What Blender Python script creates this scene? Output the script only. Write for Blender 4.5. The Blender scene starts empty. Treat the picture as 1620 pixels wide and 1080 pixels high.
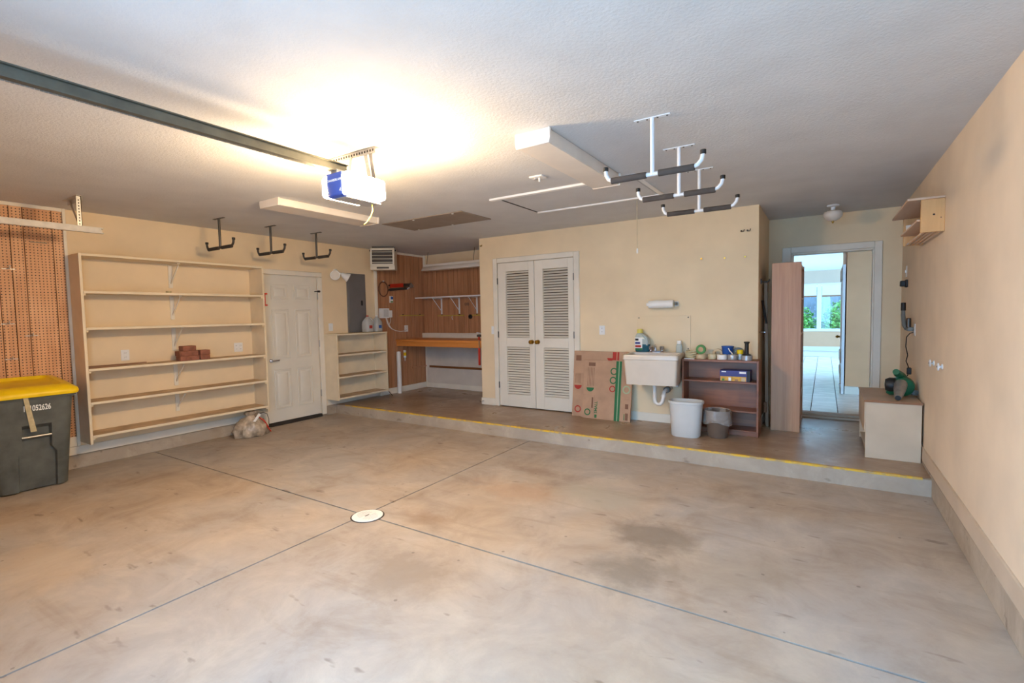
import bpy, bmesh, math, random
from mathutils import Vector, Matrix
random.seed(7)
scene = bpy.context.scene
C = scene.collection
PI = math.pi
R = math.radians

# ------------------------------------------------------------------ camera
cam_data = bpy.data.cameras.new('camera')
cam_data.sensor_width = 36.0
cam_data.lens = 774.641 / 1620.0 * 36.0
cam_data.clip_start = 0.05
cam_data.clip_end = 200
camera = bpy.data.objects.new('camera', cam_data)
C.objects.link(camera)
yaw, pit, rol = R(32.58382), R(-3.15011), R(-1.07735)
fwd = Vector((-math.sin(yaw) * math.cos(pit), math.cos(yaw) * math.cos(pit), math.sin(pit)))
right = Vector((math.cos(yaw), math.sin(yaw), 0))
up = right.cross(fwd)
cr = right * math.cos(rol) + up * math.sin(rol)
cu = -right * math.sin(rol) + up * math.cos(rol)
camera.matrix_world = Matrix(((cr.x, cu.x, -fwd.x, 0), (cr.y, cu.y, -fwd.y, 0), (cr.z, cu.z, -fwd.z, 1.475), (0, 0, 0, 1)))
scene.camera = camera

# ------------------------------------------------------------------ world (soft overcast daylight) and exposure
world = bpy.data.worlds.new('sky')
scene.world = world
world.use_nodes = True
bg = world.node_tree.nodes['Background']
bg.inputs['Color'].default_value = (0.30, 0.605, 1.0, 1)
SKY = 9.0
LENS_POWER = 290.0
bg.inputs['Strength'].default_value = SKY
vs = scene.view_settings
vs.view_transform = 'Standard'
vs.look = 'None'
vs.gamma = 1.0
vs.use_curve_mapping = False
vs.exposure = 0.12
scene.cycles.max_bounces = 9


# ------------------------------------------------------------------ helpers
def lin(c):
    out = []
    for v in c[:3]:
        v = v / 255.0
        out.append(v / 12.92 if v <= 0.04045 else ((v + 0.055) / 1.055) ** 2.4)
    return (out[0], out[1], out[2], 1.0)


class MB:
    """collects shapes, then builds one mesh object"""

    def __init__(s):
        s.v = []
        s.f = []

    def add(s, verts, faces):
        n = len(s.v)
        s.v += [tuple(p) for p in verts]
        s.f += [tuple(i + n for i in f) for f in faces]
        return s

    def hexa(s, p):
        return s.add(p, [(0, 3, 2, 1), (4, 5, 6, 7), (0, 1, 5, 4), (1, 2, 6, 5), (2, 3, 7, 6), (3, 0, 4, 7)])

    def box(s, x0, x1, y0, y1, z0, z1):
        return s.hexa([(x0, y0, z0), (x1, y0, z0), (x1, y1, z0), (x0, y1, z0), (x0, y0, z1), (x1, y0, z1), (x1, y1, z1), (x0, y1, z1)])

    def bar(s, a, b, w, h, upv=(0, 0, 1)):
        a = Vector(a); b = Vector(b); d = (b - a).normalized(); u = Vector(upv)
        if abs(d.dot(u)) > 0.98:
            u = Vector((1, 0, 0))
        sx = d.cross(u).normalized() * (w / 2); uu = sx.cross(d).normalized() * (h / 2)
        return s.hexa([a - sx - uu, a + sx - uu, b + sx - uu, b - sx - uu, a - sx + uu, a + sx + uu, b + sx + uu, b - sx + uu])

    def cyl(s, a, b, r0, r1=None, n=14):
        r1 = r0 if r1 is None else r1
        a = Vector(a); b = Vector(b); d = (b - a).normalized()
        u = Vector((0, 0, 1)) if abs(d.z) < 0.9 else Vector((1, 0, 0))
        sx = d.cross(u).normalized(); sy = d.cross(sx)
        vs_ = []
        for c, r in ((a, r0), (b, r1)):
            for i in range(n):
                t = 2 * PI * i / n
                vs_.append(c + sx * (math.cos(t) * r) + sy * (math.sin(t) * r))
        fs = [(i, (i + 1) % n, n + (i + 1) % n, n + i) for i in range(n)] + [tuple(range(n - 1, -1, -1)), tuple(range(n, 2 * n))]
        return s.add(vs_, fs)

    def tube(s, pts, r, n=8, closed=False):
        pts = [Vector(p) for p in pts]
        m = len(pts)
        rings = []
        prev = None
        for i, p in enumerate(pts):
            if closed:
                d = (pts[(i + 1) % m] - pts[i - 1]).normalized()
            else:
                d = (pts[min(i + 1, m - 1)] - pts[max(i - 1, 0)]).normalized()
            if prev is None:
                u = Vector((0, 0, 1)) if abs(d.z) < 0.9 else Vector((1, 0, 0))
                nx = d.cross(u).normalized()
            else:
                nx = (prev - d * prev.dot(d)).normalized()
            prev = nx
            ny = d.cross(nx)
            rr = r[i] if isinstance(r, (list, tuple)) else r
            rings.append([p + nx * (math.cos(2 * PI * k / n) * rr) + ny * (math.sin(2 * PI * k / n) * rr) for k in range(n)])
        vs_ = [q for ring in rings for q in ring]
        fs = []
        for i in range(m if closed else m - 1):
            j = (i + 1) % m
            for k in range(n):
                fs.append((i * n + k, i * n + (k + 1) % n, j * n + (k + 1) % n, j * n + k))
        if not closed:
            fs += [tuple(range(n - 1, -1, -1)), tuple(range((m - 1) * n, m * n))]
        return s.add(vs_, fs)

    def lathe(s, prof, c=(0, 0, 0), n=24, axis='z', sx=1.0, sy=1.0, cap=True):
        vs_ = []
        for r, z in prof:
            for i in range(n):
                t = 2 * PI * i / n
                a, b = math.cos(t) * r * sx, math.sin(t) * r * sy
                p = (a, b, z) if axis == 'z' else ((a, z, b) if axis == 'y' else (z, a, b))
                vs_.append((c[0] + p[0], c[1] + p[1], c[2] + p[2]))
        m = len(prof)
        fs = []
        for j in range(m - 1):
            for i in range(n):
                fs.append((j * n + i, j * n + (i + 1) % n, (j + 1) * n + (i + 1) % n, (j + 1) * n + i))
        if cap:
            fs += [tuple(range(n - 1, -1, -1)), tuple(range((m - 1) * n, m * n))]
        return s.add(vs_, fs)

    def loft(s, rings, cap0=True, cap1=True):
        n = len(rings[0])
        vs_ = [p for r_ in rings for p in r_]
        fs = []
        for j in range(len(rings) - 1):
            for i in range(n):
                fs.append((j * n + i, j * n + (i + 1) % n, (j + 1) * n + (i + 1) % n, (j + 1) * n + i))
        if cap0:
            fs.append(tuple(range(n - 1, -1, -1)))
        if cap1:
            fs.append(tuple(range((len(rings) - 1) * n, len(rings) * n)))
        return s.add(vs_, fs)

    def prism(s, poly, axis, a, b):
        def P(p, t):
            return {'x': (t, p[0], p[1]), 'y': (p[0], t, p[1]), 'z': (p[0], p[1], t)}[axis]
        n = len(poly)
        return s.add([P(p, a) for p in poly] + [P(p, b) for p in poly],
                     [(i, (i + 1) % n, n + (i + 1) % n, n + i) for i in range(n)] + [tuple(range(n - 1, -1, -1)), tuple(range(n, 2 * n))])

    def mesh(s, name, bevel=0.0, seg=1, off=(0, 0, 0), angle=38):
        me = bpy.data.meshes.new(name)
        me.from_pydata([(p[0] - off[0], p[1] - off[1], p[2] - off[2]) for p in s.v], [], s.f)
        bm = bmesh.new()
        bm.from_mesh(me)
        bmesh.ops.recalc_face_normals(bm, faces=bm.faces)
        if bevel > 0:
            es = [e for e in bm.edges if len(e.link_faces) == 2 and e.calc_face_angle(0) > R(35)]
            bmesh.ops.bevel(bm, geom=es, offset=bevel, segments=seg, affect='EDGES', clamp_overlap=True)
        bm.to_mesh(me)
        bm.free()
        me.shade_smooth()
        me.set_sharp_from_angle(angle=R(angle))
        return me

    def build(s, name, mat, parent=None, bevel=0.0, seg=1, world=True, angle=38):
        off = (0, 0, 0)
        if parent is not None and world:
            off = base_of(parent)
        o = bpy.data.objects.new(name, s.mesh(name, bevel, seg, off, angle))
        o.data.materials.append(M[mat])
        C.objects.link(o)
        o.parent = parent
        return o


def base_of(o):
    x = Vector((0, 0, 0))
    while o is not None:
        x += o.location
        o = o.parent
    return x


def thing(name, label, cat, loc=(0, 0, 0), rz=0.0, group=None):
    o = bpy.data.objects.new(name, None)
    o.empty_display_size = 0.05
    C.objects.link(o)
    o.location = loc
    o.rotation_euler = (0, 0, rz)
    return tag(o, label, cat, group)


def tag(o, label, cat, group=None, kind=None):
    o['label'] = label
    o['category'] = cat
    if group:
        o['group'] = group
    if kind:
        o['kind'] = kind
    return o


def struct(o, label=None):
    o['kind'] = 'structure'
    if label:
        o['label'] = label
    return o


def sroot(name, label=None, loc=(0, 0, 0)):
    o = bpy.data.objects.new(name, None)
    C.objects.link(o)
    o.location = loc
    return struct(o, label)


def dup(root, loc, rz=None, label=None):
    def cp(o, par):
        c = o.copy()
        C.objects.link(c)
        c.parent = par
        for ch in list(o.children):
            cp(ch, c)
        return c
    r = cp(root, None)
    r.location = loc
    if rz is not None:
        r.rotation_euler = (0, 0, rz)
    if label:
        r['label'] = label
    return r


def share(name, me, parent, loc=(0, 0, 0), rot=(0, 0, 0)):
    o = bpy.data.objects.new(name, me)
    C.objects.link(o)
    o.parent = parent
    o.location = loc
    o.rotation_euler = rot
    return o


def text(name, body, size, mat, parent, loc, rot, extrude=0.0006, align='CENTER', bold=0.0):
    cu_ = bpy.data.curves.new(name, 'FONT')
    cu_.body = body
    cu_.size = size
    cu_.align_x = align
    cu_.align_y = 'CENTER'
    cu_.extrude = extrude
    cu_.offset = bold
    tmp = bpy.data.objects.new(name, cu_)
    C.objects.link(tmp)
    dg = bpy.context.evaluated_depsgraph_get()
    dg.update()
    me = bpy.data.meshes.new_from_object(tmp.evaluated_get(dg))
    bpy.data.objects.remove(tmp)
    me.materials.clear()
    me.materials.append(M[mat])
    o = bpy.data.objects.new(name, me)
    C.objects.link(o)
    o.parent = parent
    o.location = Vector(loc) - (base_of(parent) if parent else Vector((0, 0, 0)))
    o.rotation_euler = rot
    return o


def rrect(x0, x1, y0, y1, r, z, k=4):
    pts = []
    for cx, cy, a0 in ((x1 - r, y0 + r, -90), (x1 - r, y1 - r, 0), (x0 + r, y1 - r, 90), (x0 + r, y0 + r, 180)):
        for i in range(k + 1):
            a = R(a0 + 90 * i / k)
            pts.append((cx + r * math.cos(a), cy + r * math.sin(a), z))
    return pts


# ------------------------------------------------------------------ materials
M = {}


def newmat(name):
    m = bpy.data.materials.new(name)
    m.use_nodes = True
    M[name] = m
    nt = m.node_tree
    return m, nt, nt.nodes['Principled BSDF']


def coords(nt, scale=(1, 1, 1), rnd=True):
    tc = nt.nodes.new('ShaderNodeTexCoord')
    mp = nt.nodes.new('ShaderNodeMapping')
    mp.inputs['Scale'].default_value = scale
    if rnd:
        oi = nt.nodes.new('ShaderNodeObjectInfo')
        mu = nt.nodes.new('ShaderNodeVectorMath')
        mu.operation = 'MULTIPLY_ADD'
        mu.inputs[1].default_value = (7.3, 11.1, 5.7)
        cx = nt.nodes.new('ShaderNodeCombineXYZ')
        for i in range(3):
            nt.links.new(oi.outputs['Random'], cx.inputs[i])
        nt.links.new(cx.outputs[0], mu.inputs[0])
        nt.links.new(tc.outputs['Object'], mu.inputs[2])
        nt.links.new(mu.outputs[0], mp.inputs['Vector'])
    else:
        nt.links.new(tc.outputs['Object'], mp.inputs['Vector'])
    return mp.outputs[0]


def noise(nt, vec, scale, detail=4, rough=0.55, dist=0.0):
    n = nt.nodes.new('ShaderNodeTexNoise')
    n.inputs['Scale'].default_value = scale
    n.inputs['Detail'].default_value = detail
    n.inputs['Roughness'].default_value = rough
    n.inputs['Distortion'].default_value = dist
    nt.links.new(vec, n.inputs['Vector'])
    return n.outputs['Fac']


def ramp(nt, fac, lo, hi, c0=(0, 0, 0, 1), c1=(1, 1, 1, 1)):
    r = nt.nodes.new('ShaderNodeValToRGB')
    r.color_ramp.elements[0].position = lo
    r.color_ramp.elements[1].position = hi
    r.color_ramp.elements[0].color = c0
    r.color_ramp.elements[1].color = c1
    nt.links.new(fac, r.inputs['Fac'])
    return r.outputs['Color']


def mixc(nt, fac, a, b, mode='MIX'):
    n = nt.nodes.new('ShaderNodeMix')
    n.data_type = 'RGBA'
    n.blend_type = mode
    n.clamp_factor = True
    for sock, v in ((n.inputs['Factor'], fac), (n.inputs['A'], a), (n.inputs['B'], b)):
        if isinstance(v, (int, float)):
            sock.default_value = v
        elif isinstance(v, tuple):
            sock.default_value = v
        else:
            nt.links.new(v, sock)
    return n.outputs['Result']


def math_(nt, op, a, b=0.0):
    n = nt.nodes.new('ShaderNodeMath')
    n.operation = op
    for i, v in enumerate((a, b)):
        if isinstance(v, (int, float)):
            n.inputs[i].default_value = v
        else:
            nt.links.new(v, n.inputs[i])
    return n.outputs[0]


def bump(nt, bs, height, strength, dist=0.01):
    b = nt.nodes.new('ShaderNodeBump')
    b.inputs['Strength'].default_value = strength
    b.inputs['Distance'].default_value = dist
    nt.links.new(height, b.inputs['Height'])
    nt.links.new(b.outputs[0], bs.inputs['Normal'])


def plain(name, col, rough=0.6, metal=0.0, var=0.08, scale=5.0, bmp=0.0, bscale=90.0, alpha=None, trans=0.0, ior=1.45, spec=0.5, emit=None):
    m, nt, bs = newmat(name)
    v = coords(nt)
    f = noise(nt, v, scale, 3)
    c = lin(col)
    d = tuple(x * (1 - 2.2 * var) for x in c[:3]) + (1,)
    h = tuple(min(1, x * (1 + 0.8 * var)) for x in c[:3]) + (1,)
    nt.links.new(ramp(nt, f, 0.3, 0.7, d, h), bs.inputs['Base Color'])
    bs.inputs['Roughness'].default_value = rough
    bs.inputs['Metallic'].default_value = metal
    bs.inputs['Specular IOR Level'].default_value = spec
    bs.inputs['Transmission Weight'].default_value = trans
    bs.inputs['IOR'].default_value = ior
    if alpha is not None:
        bs.inputs['Alpha'].default_value = alpha
    if bmp > 0:
        bump(nt, bs, noise(nt, v, bscale, 2), bmp, 0.004)
    if emit:
        bs.inputs['Emission Color'].default_value = emit[0]
        bs.inputs['Emission Strength'].default_value = emit[1]
    return m


def wood(name, c0, c1, grain='z', rough=0.5, fine=26.0, streak=0.5, c2=None):
    m, nt, bs = newmat(name)
    sc = {'x': (0.06, 1, 1), 'y': (1, 0.06, 1), 'z': (1, 1, 0.06)}[grain]
    v = coords(nt, sc)
    f = noise(nt, v, fine, 6, 0.65, 0.6)
    base = ramp(nt, f, 0.28, 0.72, lin(c0), lin(c1))
    f2 = noise(nt, v, fine * 0.22, 3, 0.5, 1.2)
    dark = tuple(x * 0.62 for x in lin(c0)[:3]) + (1,)
    col = mixc(nt, math_(nt, 'MULTIPLY', ramp(nt, f2, 0.5, 0.72), streak), base, dark)
    if c2:
        v2 = coords(nt)
        col = mixc(nt, math_(nt, 'MULTIPLY', ramp(nt, noise(nt, v2, 3.0, 3), 0.5, 0.7), 0.6), col, lin(c2))
    nt.links.new(col, bs.inputs['Base Color'])
    bs.inputs['Roughness'].default_value = rough
    bump(nt, bs, f, 0.12, 0.002)
    return m


plain('wall_paint', (232, 208, 170), 0.75, var=0.035, scale=2.2, bmp=0.10, bscale=60)
plain('wall_paint_side', (234, 212, 184), 0.72, var=0.045, scale=2.0, bmp=0.12, bscale=45)
plain('ceiling_paint', (210, 209, 208), 0.9, var=0.03, scale=3.0, bmp=0.55, bscale=70)
plain('trim_paint', (230, 220, 202), 0.5, var=0.04, scale=4)
plain('base_tan', (208, 188, 164), 0.6, var=0.05, scale=3)
plain('shelf_paint', (228, 210, 178), 0.55, var=0.05, scale=4)
plain('shelf_top_wood', (196, 168, 134), 0.6, var=0.14, scale=5)
plain('door_paint', (222, 214, 198), 0.45, var=0.03, scale=3)
plain('leaf_paint', (226, 217, 200), 0.5, var=0.03, scale=3)
plain('plaster_white', (214, 202, 186), 0.7, var=0.06, scale=3)
plain('hall_paint', (226, 170, 124), 0.75, var=0.05, scale=1.5)
plain('living_paint', (214, 190, 166), 0.75, var=0.03, scale=1.5)
plain('peach_paint', (222, 178, 142), 0.75, var=0.03, scale=1.5)
plain('white_paint', (236, 234, 230), 0.45, var=0.02)
plain('steel', (176, 176, 172), 0.35, 1.0, var=0.06, scale=20)
plain('galvanised', (186, 184, 180), 0.42, 0.85, var=0.10, scale=30)
plain('track_metal', (200, 192, 180), 0.6, 0.15, var=0.06, scale=20)
plain('dark_steel', (84, 80, 76), 0.4, 0.7, var=0.08, scale=20)
plain('rail_steel', (112, 112, 102), 0.45, 0.75, var=0.08, scale=12)
plain('chrome', (200, 200, 205), 0.12, 1.0, var=0.02)
plain('brass', (176, 140, 66), 0.25, 1.0, var=0.05)
plain('black_plastic', (30, 29, 28), 0.5, var=0.1)
plain('foam_grey', (74, 68, 64), 0.9, var=0.12, scale=12)
plain('foam_brown', (58, 52, 46), 0.85, var=0.12, scale=12)
plain('white_metal', (226, 228, 230), 0.35, var=0.03)
plain('white_plastic', (232, 230, 226), 0.4, var=0.02)
plain('fixture_white', (226, 216, 204), 0.5, var=0.03)
plain('panel_grey', (120, 116, 114), 0.5, 0.2, var=0.04)
plain('hatch_brown', (150, 136, 124), 0.7, var=0.06)
plain('closet_shade', (104, 86, 66), 0.8, var=0.05)
plain('slot_dark', (52, 44, 38), 0.8, var=0.05)
plain('yellow_plastic', (240, 200, 10), 0.4, var=0.05, scale=8)
plain('cart_grey', (92, 94, 88), 0.6, var=0.16, scale=7, bmp=0.25, bscale=220)
plain('tape_tan', (196, 180, 140), 0.6, var=0.10, scale=30)
plain('print_white', (240, 240, 236), 0.6, var=0.01)
plain('brick_brown', (152, 96, 74), 0.85, var=0.18, scale=18, bmp=0.4, bscale=120)
plain('cardboard', (186, 148, 118), 0.85, var=0.07, scale=6)
plain('cardboard_dark', (158, 120, 94), 0.85, var=0.07, scale=6)
plain('print_red', (176, 52, 40), 0.7, var=0.05)
plain('print_green', (44, 110, 66), 0.7, var=0.05)
plain('print_pale_green', (160, 176, 140), 0.7, var=0.05)
plain('print_brown', (130, 92, 70), 0.8, var=0.06)
plain('pvc_white', (228, 220, 210), 0.35, var=0.04)
plain('sink_cream', (214, 200, 182), 0.3, var=0.03)
plain('grey_plastic', (110, 112, 108), 0.5, var=0.06)
plain('bin_white', (206, 204, 198), 0.4, var=0.03)
plain('pot_brown', (112, 94, 80), 0.5, var=0.06)
plain('clear_film', (214, 208, 200), 0.15, var=0.16, scale=26, alpha=0.36)
plain('bag_film', (204, 184, 160), 0.2, var=0.24, scale=14, bmp=1.0, bscale=17, alpha=0.9)
plain('strap_red', (196, 48, 34), 0.5, var=0.06)
plain('tool_green', (22, 96, 66), 0.35, var=0.12, scale=14)
plain('tool_red', (196, 50, 28), 0.4, var=0.06)
plain('blue_plastic', (40, 86, 160), 0.4, var=0.05)
plain('opener_blue', (72, 96, 176), 0.45, var=0.04)
plain('opener_grey', (186, 176, 166), 0.5, var=0.04)
plain('tape_green', (70, 132, 56), 0.5, var=0.06)
plain('tape_masking', (214, 188, 150), 0.7, var=0.06)
plain('tape_clear', (206, 188, 150), 0.25, var=0.06)
plain('tape_duct', (176, 176, 176), 0.3, 0.4, var=0.06)
plain('paper_white', (238, 234, 226), 0.85, var=0.02)
plain('box_blue', (64, 66, 128), 0.5, var=0.05)
plain('print_orange', (226, 172, 70), 0.6, var=0.15, scale=30)
plain('teal_liquid', (44, 96, 112), 0.15, var=0.12, scale=12)
plain('bottle_clear', (196, 204, 196), 0.12, var=0.05, alpha=0.75)
plain('jug_clear', (206, 206, 200), 0.2, var=0.06, alpha=0.72)
plain('pale_yellow', (214, 198, 96), 0.5, var=0.04)
plain('cap_red', (176, 56, 44), 0.5)
plain('bar_yellow', (190, 166, 70), 0.4, var=0.06)
plain('cable_white', (226, 214, 202), 0.5)
plain('cable_black', (32, 26, 22), 0.5)
plain('coil_brown', (96, 62, 44), 0.6, var=0.1)
plain('carpet', (222, 216, 214), 0.95, var=0.05, scale=30, bmp=0.4, bscale=200)
plain('tile', (234, 226, 214), 0.25, var=0.07, scale=4)
plain('grout', (58, 54, 50), 0.9)
plain('fence_grey', (104, 112, 122), 0.85, var=0.12, scale=3)
plain('lawn', (92, 122, 58), 0.95, var=0.2, scale=12)
plain('leaf_green', (110, 170, 84), 0.55, var=0.28, scale=3)
plain('driveway', (210, 210, 210), 0.9, var=0.06, scale=2)
plain('shade_fabric', (240, 240, 244), 0.9, var=0.01, trans=0.0)
plain('frosted_glass', (224, 214, 200), 0.35, var=0.03)
plain('heater_cream', (216, 206, 188), 0.45, var=0.04)
plain('heater_dark', (70, 64, 58), 0.6, var=0.08)
plain('clear_panel', (231, 207, 169), 0.25, var=0.03, scale=2.2)
wood('panel_wood', (160, 108, 74), (196, 140, 100), 'z', 0.45, 22, 0.6)
wood('board_orange', (206, 126, 56), (230, 152, 78), 'x', 0.4, 20, 0.35)
wood('bookcase_oak', (176, 124, 86), (200, 150, 108), 'z', 0.45, 26, 0.25)
wood('shelf_brown', (116, 68, 42), (150, 94, 60), 'x', 0.4, 20, 0.35, (172, 104, 62))
wood('pine', (206, 154, 96), (228, 180, 120), 'z', 0.55, 16, 0.25)
wood('pine_pale', (206, 172, 142), (220, 190, 162), 'y', 0.6, 16, 0.2)
wood('brown_strip', (112, 66, 30), (134, 82, 40), 'x', 0.5, 20, 0.3)
wood('handle_wood', (150, 116, 88), (176, 142, 110), 'z', 0.6, 20, 0.2)
plain('cabinet_tan', (206, 184, 156), 0.6, var=0.05, scale=3)
plain('cabinet_edge', (150, 104, 70), 0.6, var=0.06)
plain('cabinet_top', (190, 164, 138), 0.6, var=0.06, scale=4)


def peg_material():
    m, nt, bs = newmat('pegboard_wood')
    v = coords(nt, (1, 1, 0.06))
    f = noise(nt, v, 18, 6, 0.65, 0.6)
    base = ramp(nt, f, 0.28, 0.72, lin((190, 132, 86)), lin((220, 166, 118)))
    v2 = coords(nt)
    base = mixc(nt, math_(nt, 'MULTIPLY', ramp(nt, noise(nt, v2, 2.6, 4), 0.5, 0.72), 0.55), base, lin((230, 182, 138)))
    tc = nt.nodes.new('ShaderNodeTexCoord')
    sep = nt.nodes.new('ShaderNodeSeparateXYZ')
    nt.links.new(tc.outputs['Object'], sep.inputs[0])
    P = 0.0265
    d2 = []
    for k in ('Y', 'Z'):
        a = math_(nt, 'PINGPONG', sep.outputs[k], P / 2)
        d2.append(math_(nt, 'MULTIPLY', a, a))
    d = math_(nt, 'SQRT', math_(nt, 'ADD', d2[0], d2[1]))
    hole = math_(nt, 'LESS_THAN', d, 0.0050)
    col = mixc(nt, hole, base, lin((46, 28, 18)))
    nt.links.new(col, bs.inputs['Base Color'])
    bs.inputs['Roughness'].default_value = 0.5


peg_material()


def concrete(name, warm, grey, stains, gloss=0.55, dark=0.5, offset=(0, 0, 0)):
    m, nt, bs = newmat(name)
    tc = nt.nodes.new('ShaderNodeTexCoord')
    mp = nt.nodes.new('ShaderNodeMapping')
    mp.inputs['Location'].default_value = offset
    nt.links.new(tc.outputs['Object'], mp.inputs['Vector'])
    v = mp.outputs[0]
    big = noise(nt, v, 0.55, 5, 0.6, 0.3)
    col = ramp(nt, big, 0.38, 0.62, lin(warm), lin(grey))
    mid = noise(nt, v, 2.3, 8, 0.68, 0.5)
    col = mixc(nt, math_(nt, 'MULTIPLY', ramp(nt, mid, 0.52, 0.74), dark), col, lin((132, 112, 92)))
    col = mixc(nt, math_(nt, 'MULTIPLY', ramp(nt, mid, 0.28, 0.50, (1, 1, 1, 1), (0, 0, 0, 1)), 0.30), col, lin((226, 212, 190)))
    # streaks along x
    mp2 = nt.nodes.new('ShaderNodeMapping')
    mp2.inputs['Rotation'].default_value = (0, 0, R(12))
    mp2.inputs['Scale'].default_value = (0.25, 1.2, 1)
    nt.links.new(v, mp2.inputs['Vector'])
    st = noise(nt, mp2.outputs[0], 4.5, 6, 0.6, 0.4)
    col = mixc(nt, math_(nt, 'MULTIPLY', ramp(nt, st, 0.56, 0.72), 0.42), col, lin((140, 120, 100)))
    mp3 = nt.nodes.new('ShaderNodeMapping')
    mp3.inputs['Rotation'].default_value = (0, 0, R(-25))
    mp3.inputs['Scale'].default_value = (0.35, 1.0, 1)
    nt.links.new(v, mp3.inputs['Vector'])
    fl = noise(nt, mp3.outputs[0], 11, 3, 0.5, 0.2)
    col = mixc(nt, math_(nt, 'MULTIPLY', ramp(nt, fl, 0.665, 0.73), 0.5), col, lin((96, 78, 64)))
    # stains with a place of their own
    wob = noise(nt, v, 2.6, 6, 0.7)
    for (sx, sy, rx, ry, c, s) in stains:
        mp4 = nt.nodes.new('ShaderNodeMapping')
        mp4.vector_type = 'POINT'
        mp4.inputs['Location'].default_value = (-sx / rx, -sy / ry, 0)
        mp4.inputs['Scale'].default_value = (1 / rx, 1 / ry, 0)
        nt.links.new(v, mp4.inputs['Vector'])
        ln = nt.nodes.new('ShaderNodeVectorMath')
        ln.operation = 'LENGTH'
        nt.links.new(mp4.outputs[0], ln.inputs[0])
        d = math_(nt, 'ADD', ln.outputs['Value'], math_(nt, 'MULTIPLY', math_(nt, 'SUBTRACT', wob, 0.5), 2.6))
        mk = ramp(nt, d, 0.35, 1.05, (1, 1, 1, 1), (0, 0, 0, 1))
        col = mixc(nt, math_(nt, 'MULTIPLY', mk, s), col, lin(c))
    vo = nt.nodes.new('ShaderNodeTexVoronoi')
    vo.inputs['Scale'].default_value = 5.0
    nt.links.new(v, vo.inputs['Vector'])
    col = mixc(nt, math_(nt, 'MULTIPLY', math_(nt, 'LESS_THAN', vo.outputs['Distance'], 0.05), 0.5), col, lin((90, 80, 70)))
    nt.links.new(col, bs.inputs['Base Color'])
    fine = noise(nt, v, 60, 4)
    rr = math_(nt, 'ADD', math_(nt, 'MULTIPLY', mid, 0.5), gloss - 0.25)
    nt.links.new(rr, bs.inputs['Roughness'])
    hh = math_(nt, 'ADD', math_(nt, 'MULTIPLY', fine, 0.25), mid)
    bump(nt, bs, hh, 0.18, 0.01)
    return m


concrete('slab_concrete', (176, 156, 134), (170, 162, 154),
         [(-2.1, 3.45, 0.60, 0.26, (186, 150, 116), 0.45), (-1.55, 3.60, 0.42, 0.34, (176, 168, 152), 0.7), (-0.92, 3.15, 0.36, 0.30, (126, 114, 102), 0.75),
          (-0.93, 2.62, 0.30, 0.30, (128, 118, 106), 0.7), (-2.03, 1.95, 0.42, 0.34, (140, 124, 108), 0.6), (-2.48, 2.62, 0.26, 0.14, (146, 118, 94), 0.55),
          (-2.14, 3.92, 0.42, 0.14, (140, 116, 96), 0.5), (-0.45, 2.95, 0.4, 0.35, (158, 144, 126), 0.5), (-4.0, 0.9, 0.5, 0.3, (196, 174, 146), 0.4)], 0.62, 0.55)
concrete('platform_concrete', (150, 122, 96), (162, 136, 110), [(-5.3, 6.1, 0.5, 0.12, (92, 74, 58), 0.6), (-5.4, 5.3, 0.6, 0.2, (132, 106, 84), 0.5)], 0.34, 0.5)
concrete('curb_concrete', (172, 154, 132), (168, 154, 138), [], 0.7, 0.3)


def lens_material():
    m, nt, bs = newmat('lamp_lens')
    bs.inputs['Base Color'].default_value = (0.9, 0.88, 0.84, 1)
    bs.inputs['Emission Color'].default_value = (1.0, 0.71, 0.41, 1)
    bs.inputs['Emission Strength'].default_value = LENS_POWER
    bs.inputs['Roughness'].default_value = 0.4


lens_material()


def yellow_edge():
    m, nt, bs = newmat('edge_yellow')
    v = coords(nt, (1, 1, 1), False)
    f = noise(nt, v, 7, 6, 0.7)
    nt.links.new(ramp(nt, f, 0.40, 0.56, lin((172, 146, 106)), lin((226, 180, 44))), bs.inputs['Base Color'])
    bs.inputs['Roughness'].default_value = 0.6


yellow_edge()


def glass():
    m, nt, bs = newmat('window_glass')
    g = nt.nodes.new('ShaderNodeBsdfTransparent')
    gl = nt.nodes.new('ShaderNodeBsdfGlossy')
    gl.inputs['Roughness'].default_value = 0.02
    mx = nt.nodes.new('ShaderNodeMixShader')
    mx.inputs[0].default_value = 0.06
    nt.links.new(g.outputs[0], mx.inputs[1])
    nt.links.new(gl.outputs[0], mx.inputs[2])
    nt.links.new(mx.outputs[0], nt.nodes['Material Output'].inputs['Surface'])


glass()

# ------------------------------------------------------------------ the garage shell
XL, XR, ZC, ZS, YS = -6.35, 0.722, 2.595, 0.145, 4.868
YF, YW, YB, YD = -0.06, 5.88, 6.87, 7.0
XA = -6.31
JX, JY = -2.885, 2.415
OX0, OX1 = -2.1, 0.68

fl = struct(MB().box(-6.47, 0.85, YF - 0.05, YS + 0.3, -0.16, -0.022).build('floor', 'slot_dark'), 'stained bare concrete garage floor cut by two saw joints')
j = 0.0065
for x0, x1 in ((-6.40, JX - j), (JX + j, 0.73)):
    for y0, y1 in ((YF - 0.05, JY - j), (JY + j, YS + 0.05)):
        MB().box(x0, x1, y0, y1, -0.022, 0.0).build('slab', 'slab_concrete', fl)

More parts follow.
